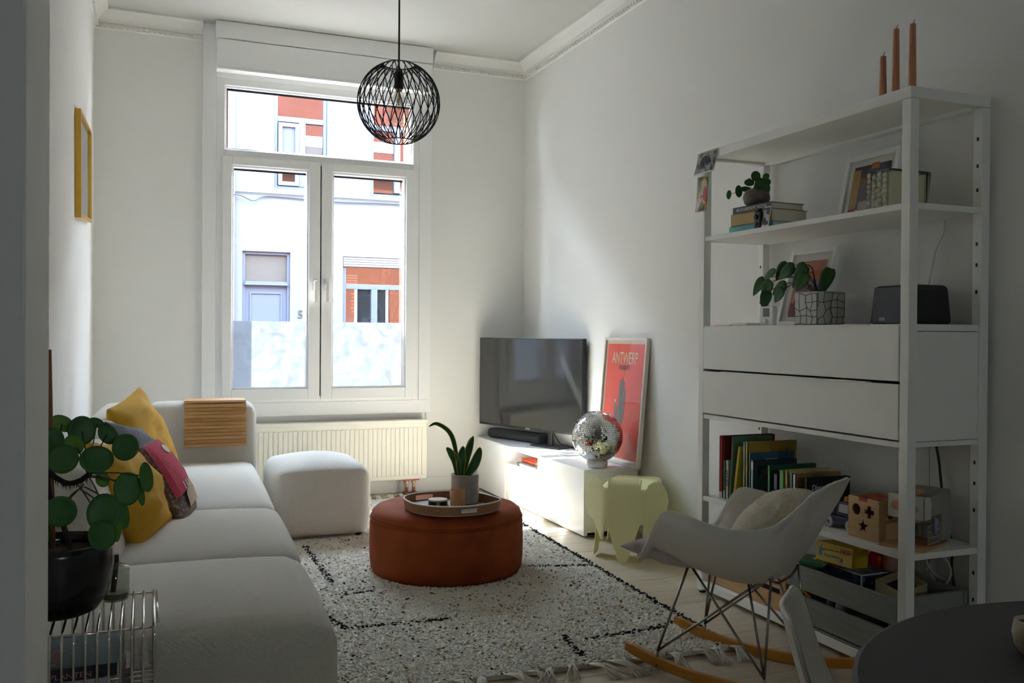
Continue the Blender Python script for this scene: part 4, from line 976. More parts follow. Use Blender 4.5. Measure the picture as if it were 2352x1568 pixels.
def framed_print(label, ya, yb, zb, h, xb, xt, pm, wfr=.02, mat=.03, mat_m=None, motifs=()):
    """white frame leaning back towards the wall: bottom at x=xb, top at x=xt"""
    f = thing('picture_frame', label, 'picture', (xb, (ya+yb)/2, zb), group='framed prints on the shelf unit')
    bt = V((xb, 0, zb)); ax = (V((xt, 0, zb+h))-bt).normalized(); n_ = V((-ax.z, 0, ax.x)); H = h/ax.z
    def Q(y, t_, d): return V((bt.x, y, bt.z))+ax*t_+n_*d
    def bx(name, a, b, lo, hi, d0, d1, m, bev=0):
        mb = MB().add([Q(y, t_, d) for d in (d0, d1) for y, t_ in ((a, lo), (b, lo), (b, hi), (a, hi))], [(3, 2, 1, 0), (4, 5, 6, 7), (0, 1, 5, 4), (1, 2, 6, 5), (2, 3, 7, 6), (3, 0, 4, 7)]); return mb.build(name, m, f, bevel=bev)
    for a, b, lo, hi in ((ya, ya+wfr, 0, H), (yb-wfr, yb, 0, H), (ya+wfr, yb-wfr, 0, wfr), (ya+wfr, yb-wfr, H-wfr, H)): bx('frame_side', a, b, lo, hi, -.012, .012, white_gloss, .002)
    bx('mount', ya+wfr, yb-wfr, wfr, H-wfr, -.004, .0, mat_m or M('mount_card', (226, 224, 218), .8))
    bx('print', ya+wfr+mat, yb-wfr-mat, wfr+mat*1.2, H-wfr-mat, 0, .001, pm)
    for m, a, b, lo, hi in motifs: bx('print_shape', ya+(yb-ya)*a, ya+(yb-ya)*b, H*lo, H*hi, .0008, .0016, m)
    MB().add([Q(ya+wfr, wfr, .005), Q(yb-wfr, wfr, .005), Q(yb-wfr, H-wfr, .005), Q(ya+wfr, H-wfr, .005)], [(0, 1, 2, 3)]).build('glazing', glass('picture_glass', (252, 252, 252), .0), f)
    return f
pa = lambda n, c: M('print_'+n, c, .7)
framed_print('larger white framed colourful print leaning on the upper shelf behind the glass block', 2.50, 2.775, S2, .262, 2.49, 2.545, pa('plum', (74, 60, 84)), .022, .024, None,
             ((pa('mustard', (176, 140, 62)), .70, .84, .2, .78), (pa('lilac', (170, 150, 176)), .18, .5, .12, .36), (pa('grey_pink', (176, 160, 160)), .42, .66, .12, .30), (pa('brown', (120, 76, 50)), .5, .7, .5, .66), (pa('orange', (190, 116, 60)), .38, .52, .76, .85), (pa('magenta', (140, 44, 80)), .7, .84, .13, .24), (pa('navy', (52, 50, 74)), .16, .36, .6, .8)))
gb = thing('glass_block', 'clear glass block vase with a knobbly side standing on the upper shelf', 'vase', (2.43, 2.42, S2))
gx0, gx1, gy0, gy1, gz = 2.345, 2.535, 2.372, 2.472, S2+.142
ins = M('cream_inside', (226, 218, 194), .6)
MB().box(gx0+.012, gy0+.006, S2+.002, gx1-.016, gy1-.012, gz-.008).build('cream_core', ins, gb, bevel=.006)
gl2 = glass('block_glass', (246, 248, 240), .03)
MB().box(gx0, gy0, S2, gx1, gy1, gz).build('glass_shell', gl2, gb, bevel=.012, seg=3)
t = MB(); rr = random.Random(2)
for i in range(4):
    for j in range(7):
        t.lathe([(.001, .006), (.005, .005), (.009, .002), (.010, 0)], 10, (gx0-.001, gy0+.014+i*.024, S2+.012+j*.0185+(i % 2)*.007), Matrix.Rotation(-pi/2, 4, 'Y'), cap=False)
stuff(t.build('knobs', M('wavy_glass', (188, 186, 166), .12, spec=.9), gb, smooth=True))
t = MB(); bevel_pts = [(gx0+.004, gy0+.004, gz), (gx1-.004, gy0+.004, gz), (gx1-.004, gy1-.004, gz), (gx0+.004, gy1-.004, gz)]
t.tube(bevel_pts, .004, 6, closed=True); t.tube([(gx1-.004, gy0+.002, gz), (gx1-.010, gy0+.002, S2+.02)], [.009, .003], 6); t.build('green_edge', M('bottle_green_glass', (74, 78, 48), .15), gb)

# drawer top (z 1.17)
S1 = 1.1705
framed_print('smaller white framed pink and orange print behind the crackle-pattern pot', 2.835, 3.105, S1, .315, 2.47, 2.555, pa('rose', (186, 120, 110)), .018, .03, None,
             ((pa('coral', (200, 96, 72)), .2, .6, .60, .72), (pa('dusk', (120, 104, 128)), .2, .8, .46, .6), (pa('salmon', (206, 130, 106)), .3, .8, .72, .84), (pa('violet', (96, 92, 120)), .2, .55, .12, .4), (pa('wine', (124, 56, 66)), .5, .8, .12, .3)))
pp = thing('potted_philodendron', 'leafy philodendron in a square white pot with a black crackle pattern', 'plant', (2.40, 2.76, S1))
cx_, cy_ = 2.405, 2.775; hw = .066; ht = .128
MB().box(cx_-hw, cy_-hw, S1, cx_+hw, cy_+hw, S1+ht).build('pot', M('matt_white_ceramic', (192, 190, 184), .6), pp, bevel=.006)
MB().box(cx_-hw+.008, cy_-hw+.008, S1+ht-.004, cx_+hw-.008, cy_+hw-.008, S1+ht+.001).build('soil', soil_m, pp)
rr = random.Random(12); t = MB(); nodes = []
for fx in range(2):
    pts = [[(i+rr.uniform(-.28, .28))*.132/4, (j+rr.uniform(-.28, .28))*.122/4] for j in range(5) for i in range(5)]
    for k in range(25):
        i, j = k % 5, k//5; pts[k][0] = min(.130, max(.002, pts[k][0])); pts[k][1] = min(.124, max(.003, pts[k][1]))
    F_ = (lambda a, z: (cx_-hw-.0004, cy_-hw+a, S1+z)) if fx == 0 else (lambda a, z: (cx_-hw+a, cy_-hw-.0004, S1+z))
    for k in range(25):
        i, j = k % 5, k//5
        if i < 4 and rr.random() < .85: t.tube([F_(*pts[k]), F_(*pts[k+1])], .0011, 4)
        if j < 4 and rr.random() < .8: t.tube([F_(*pts[k]), F_(*pts[k+5])], .0011, 4)
t.build('crackle_lines', black_ink, pp)
phl = leafmat('philodendron_leaf', (36, 80, 34), (64, 112, 46))
def heart_leaf(a, b, w, m, par, nrm=(-.6, -.6, .4), name='leaf'):
    a, b = V(a), V(b); d = (b-a); L = d.length; d.normalize(); nn = V(nrm); nn = (nn-d*nn.dot(d)).normalized(); s = d.cross(nn); P = []
    for i in range(9):
        t_ = i/8; ww = w*(sin(pi*min(1, t_*.93+.06)**.62))**.8; c = a+d*L*t_-nn*.22*L*t_*t_+nn*.05*L
        P.append([c+s*ww*k+nn*ww*.25*(abs(k)) for k in (-1, -.55, 0, .55, 1)])
    return MB().grid(P).build(name, m, par, smooth=True, solid=.001)
pb = V((cx_-.01, cy_, S1+ht)); sm = M('philodendron_stem', (70, 66, 44), .6)
PH = [((2.39, 2.935, 1.418), (2.36, 2.975, 1.365), .022), ((2.38, 2.882, 1.400), (2.35, 2.945, 1.369), .024), ((2.36, 2.975, 1.385), (2.35, 3.045, 1.370), .017), ((2.36, 3.046, 1.366), (2.34, 3.100, 1.305), .017), ((2.35, 2.985, 1.350), (2.34, 3.045, 1.292), .021), ((2.345, 3.003, 1.312), (2.335, 3.03, 1.245), .019), ((2.36, 2.905, 1.325), (2.34, 2.975, 1.305), .024), ((2.37, 2.795, 1.400), (2.35, 2.868, 1.33), .022), ((2.36, 2.785, 1.370), (2.34, 2.83, 1.315), .021), ((2.40, 2.705, 1.385), (2.37, 2.722, 1.300), .021), ((2.34, 2.90, 1.315), (2.33, 2.95, 1.270), .018), ((2.40, 2.84, 1.41), (2.38, 2.885, 1.36), .020)]
for a, b, w in PH:
    heart_leaf(a, V(b)+(V(b)-V(a))*.15, w*1.3, phl, pp)
    MB().tube(bez([pb+V((rr.uniform(-.02, .02), rr.uniform(-.02, .02), -.003)), (pb+V(a))/2+V((0, 0, .035)), V(a)], 5), .0016, 5).build('stem', sm, pp)
th = thing('thermostat', 'white thermostat with a small grey screen standing on the shelf top', 'thermostat', (2.33, 3.0, S1))
MB().box(2.33, 2.958, S1, 2.352, 3.042, S1+.079).build('housing', white_plastic, th, bevel=.004)
MB().box(2.3288, 2.980, S1+.036, 2.331, 3.018, S1+.070).build('screen', M('grey_lcd', (88, 92, 90), .3), th)
MB().lathe([(.011, 0), (.010, .008), (.001, .009)], 20, (2.33, 2.999, S1+.017), Matrix.Rotation(-pi/2, 4, 'Y')).build('dial', white_plastic, th, smooth=True)
for k, lab in enumerate(('white phone lying flat, nearer to the thermostat', 'thin white card tray lying flat beside the far post')):
    ya = (3.055, 3.17)[k]; t = thing('phone' if k == 0 else 'card_tray', lab, ('phone', 'tray')[k], (2.31, ya+.06, S1))
    MB().box(2.275, ya, S1, 2.345, ya+(.10, .12)[k], S1+(.011, .006)[k]).build('body', white_plastic, t, bevel=.003)
    MB().box(2.28, ya+.006, S1+(.011, .006)[k], 2.34, ya+(.094, .114)[k], S1+(.0116, .0066)[k]).build('inset', M('pale_grey_glass', (190, 190, 188), .15), t)
spk = thing('black_speaker', 'black wedge-shaped speaker standing on the near end of the shelf top', 'speaker', (2.44, 2.38, S1))
def trap(x0, x1, y0, y1, z0, z1, tx, ty):
    return MB().add([(x0, y0, z0), (x1, y0, z0), (x1, y1, z0), (x0, y1, z0), (x0+tx, y0+ty, z1), (x1-tx, y0+ty, z1), (x1-tx, y1-ty, z1), (x0+tx, y1-ty, z1)], [(3, 2, 1, 0), (4, 5, 6, 7), (0, 1, 5, 4), (1, 2, 6, 5), (2, 3, 7, 6), (3, 0, 4, 7)])
trap(2.365, 2.545, 2.275, 2.478, S1, S1+.135, .012, .008).build('cabinet', M('matt_black', (24, 24, 26), .5), spk, bevel=.016, seg=4)
MB().add([(2.3645, 2.288, S1+.004), (2.3645, 2.466, S1+.004), (2.3758, 2.459, S1+.128), (2.3758, 2.294, S1+.128)], [(0, 1, 2, 3)]).build('grille', M('speaker_grille', (66, 66, 72), .6, bump=(900, .5, .001)), spk, solid=.003)
MB().box(2.3635, 2.40, S1+.013, 2.3665, 2.425, S1+.025).build('badge', M('grey_badge', (126, 126, 130), .4, metal=.5), spk)
o = MB().tube(bez([(2.50, 2.39, S1+.125), (2.58, 2.424, 1.296), (2.6, 2.421, 1.364), (2.6, 2.404, 1.434), (2.6, 2.369, 1.495), (2.6, 2.366, 1.538)], 8), .0032, 8).build('power_cord', M('white_cord', (200, 200, 196), .5), spk, smooth=True); sub(o, 'white power cord')
# lower shelf (z .428): children's books
S0 = .4285
def up_book(label, y, t, h, d, c, ang=0, x=2.305, txt=None, tc=None, sticker=None, covtxt=None, spine=None):
    b = thing('book', label, 'book', (x, y, S0), 1e-9, "children's books on the lower shelf")
    X = Matrix.Rotation(ang, 4, 'X')
    m = MB(); m.box(0, 0, 0, d, .0025, h, X); m.box(0, t-.0025, 0, d, t, h, X); m.build('cover', c, b, local=True)
    MB().box(0, 0, 0, .0028, t, h, X).build('spine', spine or c, b, local=True)
    MB().box(.003, .0026, .003, d-.004, t-.0026, h-.003, X).build('pages', paper, b, local=True)
    if sticker: MB().box(-.0006, .001, h*sticker[0], 0, t-.001, h*sticker[1], X).build('spine_label', sticker[2], b, local=True)
    if txt: text(txt, min(t*.75, .018), X @ V((-.0008, t/2, h*.55)), (0, 0, -1), (0, -1, 0) if False else (0, 1, 0), tc, b, 'lettering')
    return b
K = lambda n, c: M('bookcloth_'+n, c, .5)
b = up_book('tallest book with red spine and dark green cover at the far end of the row', 3.254, .022, .268, .275, K('dark_green', (38, 66, 58)), sticker=(.0, .1, white_ink), spine=K('red', (168, 36, 34)))
MB().box(.0, -.0006, .0, .045, 0, .267).build('red_pattern_strip', K('red_brown', (120, 40, 30)), b, local=True); MB().box(.242, -.0006, .17, .275, 0, .267).build('red_pattern_strip', K('red_brown', (120, 40, 30)), b, local=True)
MB().box(.10, -.0006, .19, .24, 0, .258).build('cover_shape', K('grey_teal', (104, 112, 112)), b, local=True)
up_book('small green book right beside the tall red one', 3.232, .016, .162, .12, K('green', (60, 122, 70)), sticker=(0, .22, K('pale_blue', (140, 176, 182))))
up_book('small white book with black spine title beside the small green one', 3.210, .019, .167, .12, K('white', (208, 202, 190)), txt='Kleine Boek', tc=black_ink)
up_book('tall thin sage green book tilting beside the small white one', 3.192, .012, .272, .20, K('sage', (92, 130, 104)), ang=.06)
up_book('bright yellow book leaning to the near side', 3.164, .018, .236, .16, K('yellow', (204, 174, 40)), ang=.16)
up_book('pale aqua thin book standing before the big yellow one', 3.096, .014, .258, .2, K('aqua', (140, 180, 172)))
b = up_book('big mustard yellow picture book with dots on its cover', 3.078, .016, .261, .25, K('mustard', (186, 156, 62)))
for q in (.05, .12, .20): MB().lathe([(.008, 0), (.008, .0006)], 14, (q, -.0002, .225), Matrix.Rotation(pi/2, 4, 'X')).build('cover_dot', K('dot_grey', (160, 148, 120)), b, local=True)
b = up_book('blue picture book with a white label on its cover', 3.060, .010, .218, .225, K('blue', (58, 96, 128)), spine=K('aqua', (140, 180, 172)))
MB().box(.075, -.0006, .168, .135, 0, .192).build('cover_label', white_ink, b, local=True); MB().box(.055, -.0006, .17, .068, 0, .188).build('cover_label', K('red', (168, 36, 34)), b, local=True)
b = up_book('dark teal book with pale blue spine and an arched picture', 3.040, .017, .190, .22, K('dark_teal', (48, 62, 66)), spine=K('sky', (150, 188, 204)), sticker=(.8, .95, white_ink))
MB().prism([(.02, .0), (.16, .0), (.16, .10), (.135, .15), (.09, .168), (.045, .15), (.02, .10)], (.0, -.0006, 0), (1, 0, 0), (0, 0, 1), (0, .0004, 0)).build('cover_shape', K('grey_teal2', (84, 98, 98)), b, local=True)
text('SMU', .03, (.075, -.0012, .115), (1, 0, 0), (0, 0, 1), K('wine', (96, 40, 44)), b)
up_book('emerald green book with a light green spine', 2.934, .015, .183, .23, K('emerald', (36, 92, 58)), spine=K('light_green', (104, 178, 120)))
b = up_book('low dark book with a child portrait on its spine', 2.890, .019, .157, .15, K('aubergine', (48, 36, 44)), sticker=(.6, .98, K('skin_blue', (126, 120, 150))))
up_book('light green board book beside the portrait spine', 2.851, .026, .175, .16, K('mint_green', (118, 186, 112)))
up_book('cream yellow book with black spine title', 2.828, .015, .181, .21, K('straw', (214, 190, 110)), txt='Fien gaat', tc=black_ink)
up_book('pale blue thin book beside the cream yellow one', 2.801, .014, .172, .18, K('pale_sky', (148, 172, 196)))
up_book('tan book with a blue and white spine', 2.782, .013, .173, .22, K('tan', (156, 124, 72)), spine=K('cornflower', (96, 124, 186)), sticker=(.6, .98, white_ink))
b = up_book('black board book titled Dierengeluiden at the near end of the row', 2.715, .018, .165, .205, K('black', (24, 24, 26)))
text('Dierengeluiden', .030, (.100, -.0008, .128), (1, 0, 0), (0, 0, 1), white_ink, b, sx=.85)
for q in ((.045, .045),): MB().lathe([(.016, 0), (.016, .0008)], 18, (q[0], -.0003, q[1]), Matrix.Rotation(pi/2, 4, 'X')).build('cover_dot', K('yellow', (204, 174, 40)), b, local=True)
MB().lathe([(.007, 0), (.007, .0008)], 14, (-.0002, .009, .095), Matrix.Rotation(-pi/2, 4, 'Y')).build('cover_dot', K('yellow', (204, 174, 40)), b, local=True)
b = MB().box(2.31, 3.18, S0-.0002, 2.40, 3.25, S0+.0)  # nothing stands here: kept empty on purpose
# toy truck
navy = M('navy_toy', (28, 34, 62), .45); amber = M('amber_toy', (206, 150, 40), .4)
tk = thing('toy_truck', 'navy toy truck with white windows, amber light and grey wheels', 'toy', (2.38, 2.60, S0))
tx, ty_ = 2.335, 2.575
c = MB(); c.box(tx, ty_-.075, S0+.022, tx+.08, ty_+.082, S0+.046); c.box(tx+.004, ty_+.028, S0+.046, tx+.076, ty_+.078, S0+.062)
c.prism([(-.045, .046), (.03, .046), (.022, .10), (-.040, .10)], (tx+.006, ty_, S0), (0, 1, 0), (0, 0, 1), (.068, 0, 0)); c.build('body', navy, tk, bevel=.004)
MB().prism([(-.034, .062), (.014, .062), (.008, .092), (-.034, .092)], (tx+.0046, ty_, S0), (0, 1, 0), (0, 0, 1), (.002, 0, 0)).build('side_window', M('toy_window', (190, 194, 196), .3), tk)
MB().add([(tx+.014, ty_+.0285, S0+.060), (tx+.066, ty_+.0285, S0+.060), (tx+.066, ty_+.0235, S0+.094), (tx+.014, ty_+.0235, S0+.094)], [(0, 1, 2, 3)]).build('windscreen', M('toy_window', (190, 194, 196), .3), tk, solid=.003)
MB().lathe([(.010, .10), (.010, .112), (.006, .118), (.001, .119)], 16, (tx+.03, ty_-.002, S0), cap=False).build('beacon', amber, tk, smooth=True)
MB().box(tx+.004, ty_-.075, S0+.046, tx+.076, ty_-.048, S0+.098).build('cargo_box', M('toy_grey', (168, 164, 164), .5), tk, bevel=.003)
for yy in (ty_+.055, ty_-.05):
    for xx in (tx-.004, tx+.076):
        w = MB().lathe([(.021, 0), (.021, .010)], 24, (xx, yy, S0+.021), Matrix.Rotation(pi/2, 4, 'Y')).build('wheel', M('toy_wheel', (176, 178, 178), .4), tk, bevel=.002)
        MB().lathe([(.006, -.001), (.006, .011)], 12, (xx, yy, S0+.021), Matrix.Rotation(pi/2, 4, 'Y')).build('hub', M('toy_hub', (120, 88, 74), .5), w)
for xx in (tx+.012, tx+.058): MB().box(xx, ty_+.08, S0+.034, xx+.012, ty_+.092, S0+.048).build('headlight', amber, tk, bevel=.002)
# shape sorter cube
ss = thing('shape_sorter', 'natural wooden shape sorter cube with a red lid', 'toy', (2.37, 2.42, S0))
ply = woodmat('birch_ply', (206, 172, 124), (192, 154, 104), .5, 1, 5); qx0, qx1, qy0, qy1, qh = 2.300, 2.445, 2.352, 2.495, .142
c = MB(); c.box(qx0+.006, qy0, S0, qx1, qy0+.006, S0+qh); c.box(qx0+.006, qy1-.006, S0, qx1, qy1, S0+qh); c.box(qx1-.006, qy0, S0, qx1, qy1, S0+qh); c.box(qx0+.006, qy0, S0, qx1, qy1, S0+.005); c.build('box', ply, ss)
# front panel with octagon, cross and star holes cut by a boolean-free ring fill
def punched(o, a, b, n_, w, h, shapes, m, par, th=.006):
    bm = bmesh.new(); loops = []
    def add(poly):
        vs = [bm.verts.new(V(o)+V(a)*x+V(b)*y) for x, y in poly]; es = [bm.edges.new((vs[i], vs[(i+1) % len(vs)])) for i in range(len(vs))]; return es
    es = add([(0, 0), (w, 0), (w, h), (w*.62, h), (w*.62, h-.012), (w*.34, h-.012), (w*.34, h), (0, h)])
    for s in shapes: es += add(s)
    bmesh.ops.triangle_fill(bm, use_beauty=True, use_dissolve=False, edges=es)
    r = bmesh.ops.extrude_face_region(bm, geom=list(bm.faces)); bmesh.ops.translate(bm, vec=V(n_)*th, verts=[g for g in r['geom'] if isinstance(g, bmesh.types.BMVert)])
    bmesh.ops.recalc_face_normals(bm, faces=bm.faces)
    q = ROOT.get(par.name, V((0, 0, 0))); bmesh.ops.translate(bm, vec=-q, verts=bm.verts)
    me = bpy.data.meshes.new('front_panel'); bm.to_mesh(me); bm.free(); me.materials.append(m); ob = bpy.data.objects.new('front_panel', me); COL.objects.link(ob); ob.parent = par; ROOT[ob.name] = q; return ob
octa = [(.037+.021*cos(pi/8+k*pi/4), .098+.021*sin(pi/8+k*pi/4)) for k in range(8)]
cr = [(.090, .118), (.106, .118), (.106, .105), (.120, .105), (.120, .089), (.106, .089), (.106, .076), (.090, .076), (.090, .089), (.076, .089), (.076, .105), (.090, .105)]
star = [(.070+(.026 if k % 2 == 0 else .011)*sin(k*pi/5), .044+(.026 if k % 2 == 0 else .011)*cos(k*pi/5)) for k in range(10)]
punched((qx0, qy1, S0), (0, -1, 0), (0, 0, 1), (1, 0, 0), qy1-qy0, qh, [octa, cr, star], ply, ss)
rd = M('toy_red', (196, 44, 34), .4)
MB().box(qx0+.006, qy0+.006, S0+qh-.014, qx1-.006, qy1-.006, S0+qh-.005).build('lid', M('orange_red_lid', (190, 84, 52), .5), ss); MB().box(qx0+.002, qy0+.058, S0+qh-.013, qx0+.012, qy0+.092, S0+qh-.004).build('lid_tab', rd, ss)
for k, (u, v) in enumerate(((.04, .04), (.04, .10), (.10, .05), (.10, .10))): MB().prism([(-.012, -.012), (.014, -.012), (.014, .012), (-.012, .012)] if k % 2 else [(-.014, -.012), (.014, -.012), (0, .014)], (qx0+u, qy0+v, S0+qh-.0048), (1, 0, 0), (0, 1, 0), (0, 0, .0006)).build('lid_hole', black_plastic, ss)
for k, (u, z) in enumerate(((.05, .09), (.10, .035), (.095, .10))): MB().prism([(-.012, -.01), (.012, -.01), (.012, .012), (-.012, .012)] if k else [(.013*cos(a*pi/3), .013*sin(a*pi/3)) for a in range(6)], (qx0+u, qy0-.0003, S0+z), (1, 0, 0), (0, 0, 1), (0, .0006, 0)).build('side_hole', M('hole_dark', (52, 40, 30), .8), ss)
# toy coffee machine
cm = thing('toy_coffee_machine', 'grey and wooden toy coffee machine on a round-ended wooden base', 'toy', (2.36, 2.215, S0), math.radians(20))
gm = M('toy_sage_grey', (150, 150, 140), .55); wd = woodmat('toy_beech', (206, 164, 118), (190, 146, 100), .5, 0, 5); cmx, cmy, S0_ = 0.0, 0.0, S0; S0 = 0.0
bs = MB(); bs.prism([(0, 0)]+[(.19+.035*sin(a*pi/10), .075-.075*cos(a*pi/10)) for a in range(11)]+[(0, .15)], (cmx-.03, cmy-.01, S0), (1, 0, 0), (0, 1, 0), (0, 0, .009)); bs.build('base', wd, cm, bevel=.001, local=True)
hd = MB(); hd.prism([(.0, .105), (.0, .165)]+[(.18+.03*sin(a*pi/12), .155+.03*cos(a*pi/12)) for a in range(7)]+[(.21, .012), (.135, .012), (.135, .105)], (cmx, cmy, S0), (1, 0, 0), (0, 0, 1), (0, .125, 0)); hd.build('body', gm, cm, bevel=.003, local=True)
MB().box(cmx-.004, cmy+.004, S0+.098, cmx, cmy+.121, S0+.176).build('front_plate', M('toy_white', (206, 204, 196), .5), cm, bevel=.0015, local=True)
MB().lathe([(.017, 0), (.015, .012)], 18, (cmx-.004, cmy+.09, S0+.14), Matrix.Rotation(-pi/2, 4, 'Y')).build('knob', M('toy_pink_wood', (206, 152, 122), .5), cm, local=True); MB().lathe([(.010, 0), (.010, .012)], 16, (cmx-.004, cmy+.03, S0+.132), Matrix.Rotation(-pi/2, 4, 'Y')).build('knob', wd, cm, local=True)
pl_ = MB().prism([(0, .02), (.1, .02), (.1, .166), (.07, .178), (0, .178)], (cmx+.01, cmy-.003, S0), (1, 0, 0), (0, 0, 1), (0, .002, 0)) if False else None
MB().prism([(0, .10), (.04, .10), (.044, .15), (.032, .172), (.0, .176)], (cmx-.002, cmy-.004, S0), (1, 0, 0), (0, 0, 1), (0, .004, 0)).build('side_plate', M('toy_white', (206, 204, 196), .5), cm, local=True)
MB().box(cmx+.01, cmy+.03, S0+.176, cmx+.075, cmy+.05, S0+.190).build('lever', wd, cm, bevel=.003, local=True); MB().box(cmx+.004, cmy+.028, S0+.178, cmx+.022, cmy+.052, S0+.198).build('lever_knob', wd, cm, bevel=.003, local=True)
g = MB()
for k in range(7): g.box(cmx+.137, cmy+.006+k*.018, S0+.012, cmx+.140, cmy+.010+k*.018, S0+.10)
for k in range(5): g.box(cmx+.137, cmy+.006, S0+.016+k*.02, cmx+.140, cmy+.118, S0+.019+k*.02)
for k in range(7): g.box(cmx+.03+k*.015, cmy+.001, S0+.012, cmx+.033+k*.015, cmy+.003, S0+.075)
for k in range(4): g.box(cmx+.03, cmy+.001, S0+.014+k*.02, cmx+.125, cmy+.003, S0+.017+k*.02)
g.build('grid', M('toy_pale_grid', (172, 172, 162), .5), cm, local=True)
MB().lathe([(.0085, 0), (.0085, .045), (.006, .05)], 14, (cmx+.055, cmy-.012, S0+.052)).build('steam_wand', M('lilac_toy', (150, 150, 178), .5), cm, smooth=True, local=True)
MB().tube([(cmx+.055, cmy-.012, S0+.10), (cmx+.055, cmy+.02, S0+.11)], .004, 6).build('wand_arm', gm, cm, local=True); MB().lathe([(.024, 0), (.026, .012), (.022, .016)], 20, (cmx+.05, cmy+.06, S0+.082)).build('filter_holder', wd, cm, local=True)
MB().box(cmx-.05, cmy+.048, S0+.085, cmx+.03, cmy+.068, S0+.096).build('filter_handle', wd, cm, bevel=.003, local=True)
S0 = S0_

# bottom level: grey crate with toys, pine crate, box
def crate(name, label, x0, x1, y0, y1, z0, boards, m, th=.014, posts=True, group=None):
    c = thing(name, label, 'crate', ((x0+x1)/2, (y0+y1)/2, z0), 0, group)
    for (a, b) in boards:
        MB().box(x0, y0, z0+a, x0+th, y1, z0+b).build('board', m, c, bevel=.002); MB().box(x1-th, y0, z0+a, x1, y1, z0+b).build('board', m, c, bevel=.002)
        MB().box(x0+th, y0+.004, z0+a, x1-th, y0+.004+th, z0+b).build('end_board', m, c, bevel=.002); MB().box(x0+th, y1-.004-th, z0+a, x1-th, y1-.004, z0+b).build('end_board', m, c, bevel=.002)
    for a in (x0+th, x1-th-.03):
        for b in (y0+.02, y1-.05): MB().box(a, b, z0, a+.03, b+.03, z0+boards[-1][1]-.012).build('corner_post', m, c)
    for k in range(3): MB().box(x0+th+k*.095, y0+.02, z0+.004, x0+th+k*.095+.085, y1-.02, z0+.014).build('floor_board', m, c)
    return c
Z0 = .0585
gc_m = woodmat('grey_painted_wood', (140, 144, 134), (124, 128, 118), .75, 1, 6)
gc = crate('slatted_crate', 'grey painted slatted crate full of toys on the bottom shelf', 2.262, 2.575, 2.232, 2.782, Z0-.0, [(.0, .006), (.012, .105), (.128, .215)], gc_m)
st_m = M('staple', (190, 190, 186), .3, metal=.8); t = MB()
for (yy, zz) in ((2.765, .19), (2.765, .145), (2.765, .085), (2.25, .14), (2.25, .09), (2.765, .03)): t.box(2.2612, yy-.010, Z0+zz, 2.2622, yy+.010, Z0+zz+.0022)
t.build('staples', st_m, gc)
wc_m = woodmat('pine', (204, 166, 118), (180, 134, 84), .55, 1, 4)
wc = crate('pine_crate', 'natural pine crate beside the grey crate on the bottom shelf', 2.285, 2.56, 2.81, 3.31, Z0, [(.0, .062), (.085, .165)], wc_m)
MB().box(2.30, 2.835, Z0+.016, 2.54, 3.285, Z0+.12).build('dark_contents', M('dark_cloth', (32, 31, 33), .9, bump=(40, .6, .02)), wc)
# toys in the grey crate
bx = thing('game_box', 'yellow game box with a blue star standing in the grey crate', 'box', (2.40, 2.63, Z0+.2))
YZ = lambda y, z, x=2.357: (x+.10*(z-.28), y, z)
t = MB().add([(2.357, 2.728, .285), (2.357, 2.538, .292), (2.372, 2.548, .358), (2.372, 2.735, .352), (2.43, 2.728, .282), (2.43, 2.538, .289), (2.445, 2.548, .355), (2.445, 2.735, .349)], [(0, 1, 2, 3), (7, 6, 5, 4), (0, 4, 5, 1), (1, 5, 6, 2), (2, 6, 7, 3), (3, 7, 4, 0)]); t.build('carton', M('game_yellow', (206, 178, 32), .45), bx)
fr_ = lambda u, v: V((2.357, 2.728, .285))*(1-u)*(1-v)+V((2.357, 2.538, .292))*u*(1-v)+V((2.372, 2.548, .358))*u*v+V((2.372, 2.735, .352))*(1-u)*v+V((-.0008, 0, 0))
rgt_ = (fr_(1, .5)-fr_(0, .5)); upq = (fr_(.5, 1)-fr_(.5, 0))
spts = [fr_(.13+(.09 if k % 2 == 0 else .04)*sin(k*pi/5), .52+(.40 if k % 2 == 0 else .17)*cos(k*pi/5)) for k in range(10)]
MB().add(spts+[fr_(.13, .52)], [(i, (i+1) % 10, 10) for i in range(10)]).build('star_print', M('game_blue', (52, 130, 178), .5), bx, solid=.0004)
text('HABA', .026, fr_(.83, .74), rgt_, upq, M('game_red', (150, 34, 44), .5), bx, sx=.85); text('Fijn eerste zoeken', .012, fr_(.46, .68), rgt_, upq, M('game_green', (120, 136, 40), .5), bx); text('Vingerknopen', .016, fr_(.48, .38), rgt_, upq, M('game_blue', (52, 130, 178), .5), bx)
dsk = [fr_(.72+.035*cos(k*pi/8), .26+.11*sin(k*pi/8)) for k in range(16)]; MB().add(dsk+[fr_(.72, .26)], [(i, (i+1) % 16, 16) for i in range(16)]).build('round_print', M('game_darkblue', (34, 74, 104), .5), bx, solid=.0004)
bb = thing('game_box', 'blue patterned game box with white edges lying in the grey crate', 'box', (2.46, 2.60, Z0+.1))
MB().box(2.395, 2.53, Z0+.10, 2.553, 2.735, Z0+.208).build('carton', photo_tex('blue_game_print', [(0, (38, 62, 92)), (.45, (52, 96, 128)), (.52, (120, 60, 80)), (.56, (46, 78, 108)), (.62, (170, 176, 150)), (.66, (40, 66, 96))], 34, 2), bb)
t = MB(); bevelz = Z0+.208; t.tube([(2.395, 2.53, bevelz), (2.395, 2.735, bevelz)], .003, 5); t.tube([(2.395, 2.53, bevelz), (2.553, 2.53, bevelz)], .003, 5); t.tube([(2.395, 2.53, bevelz), (2.395, 2.53, Z0+.105)], .003, 5); t.build('white_edge', white_plastic, bb)
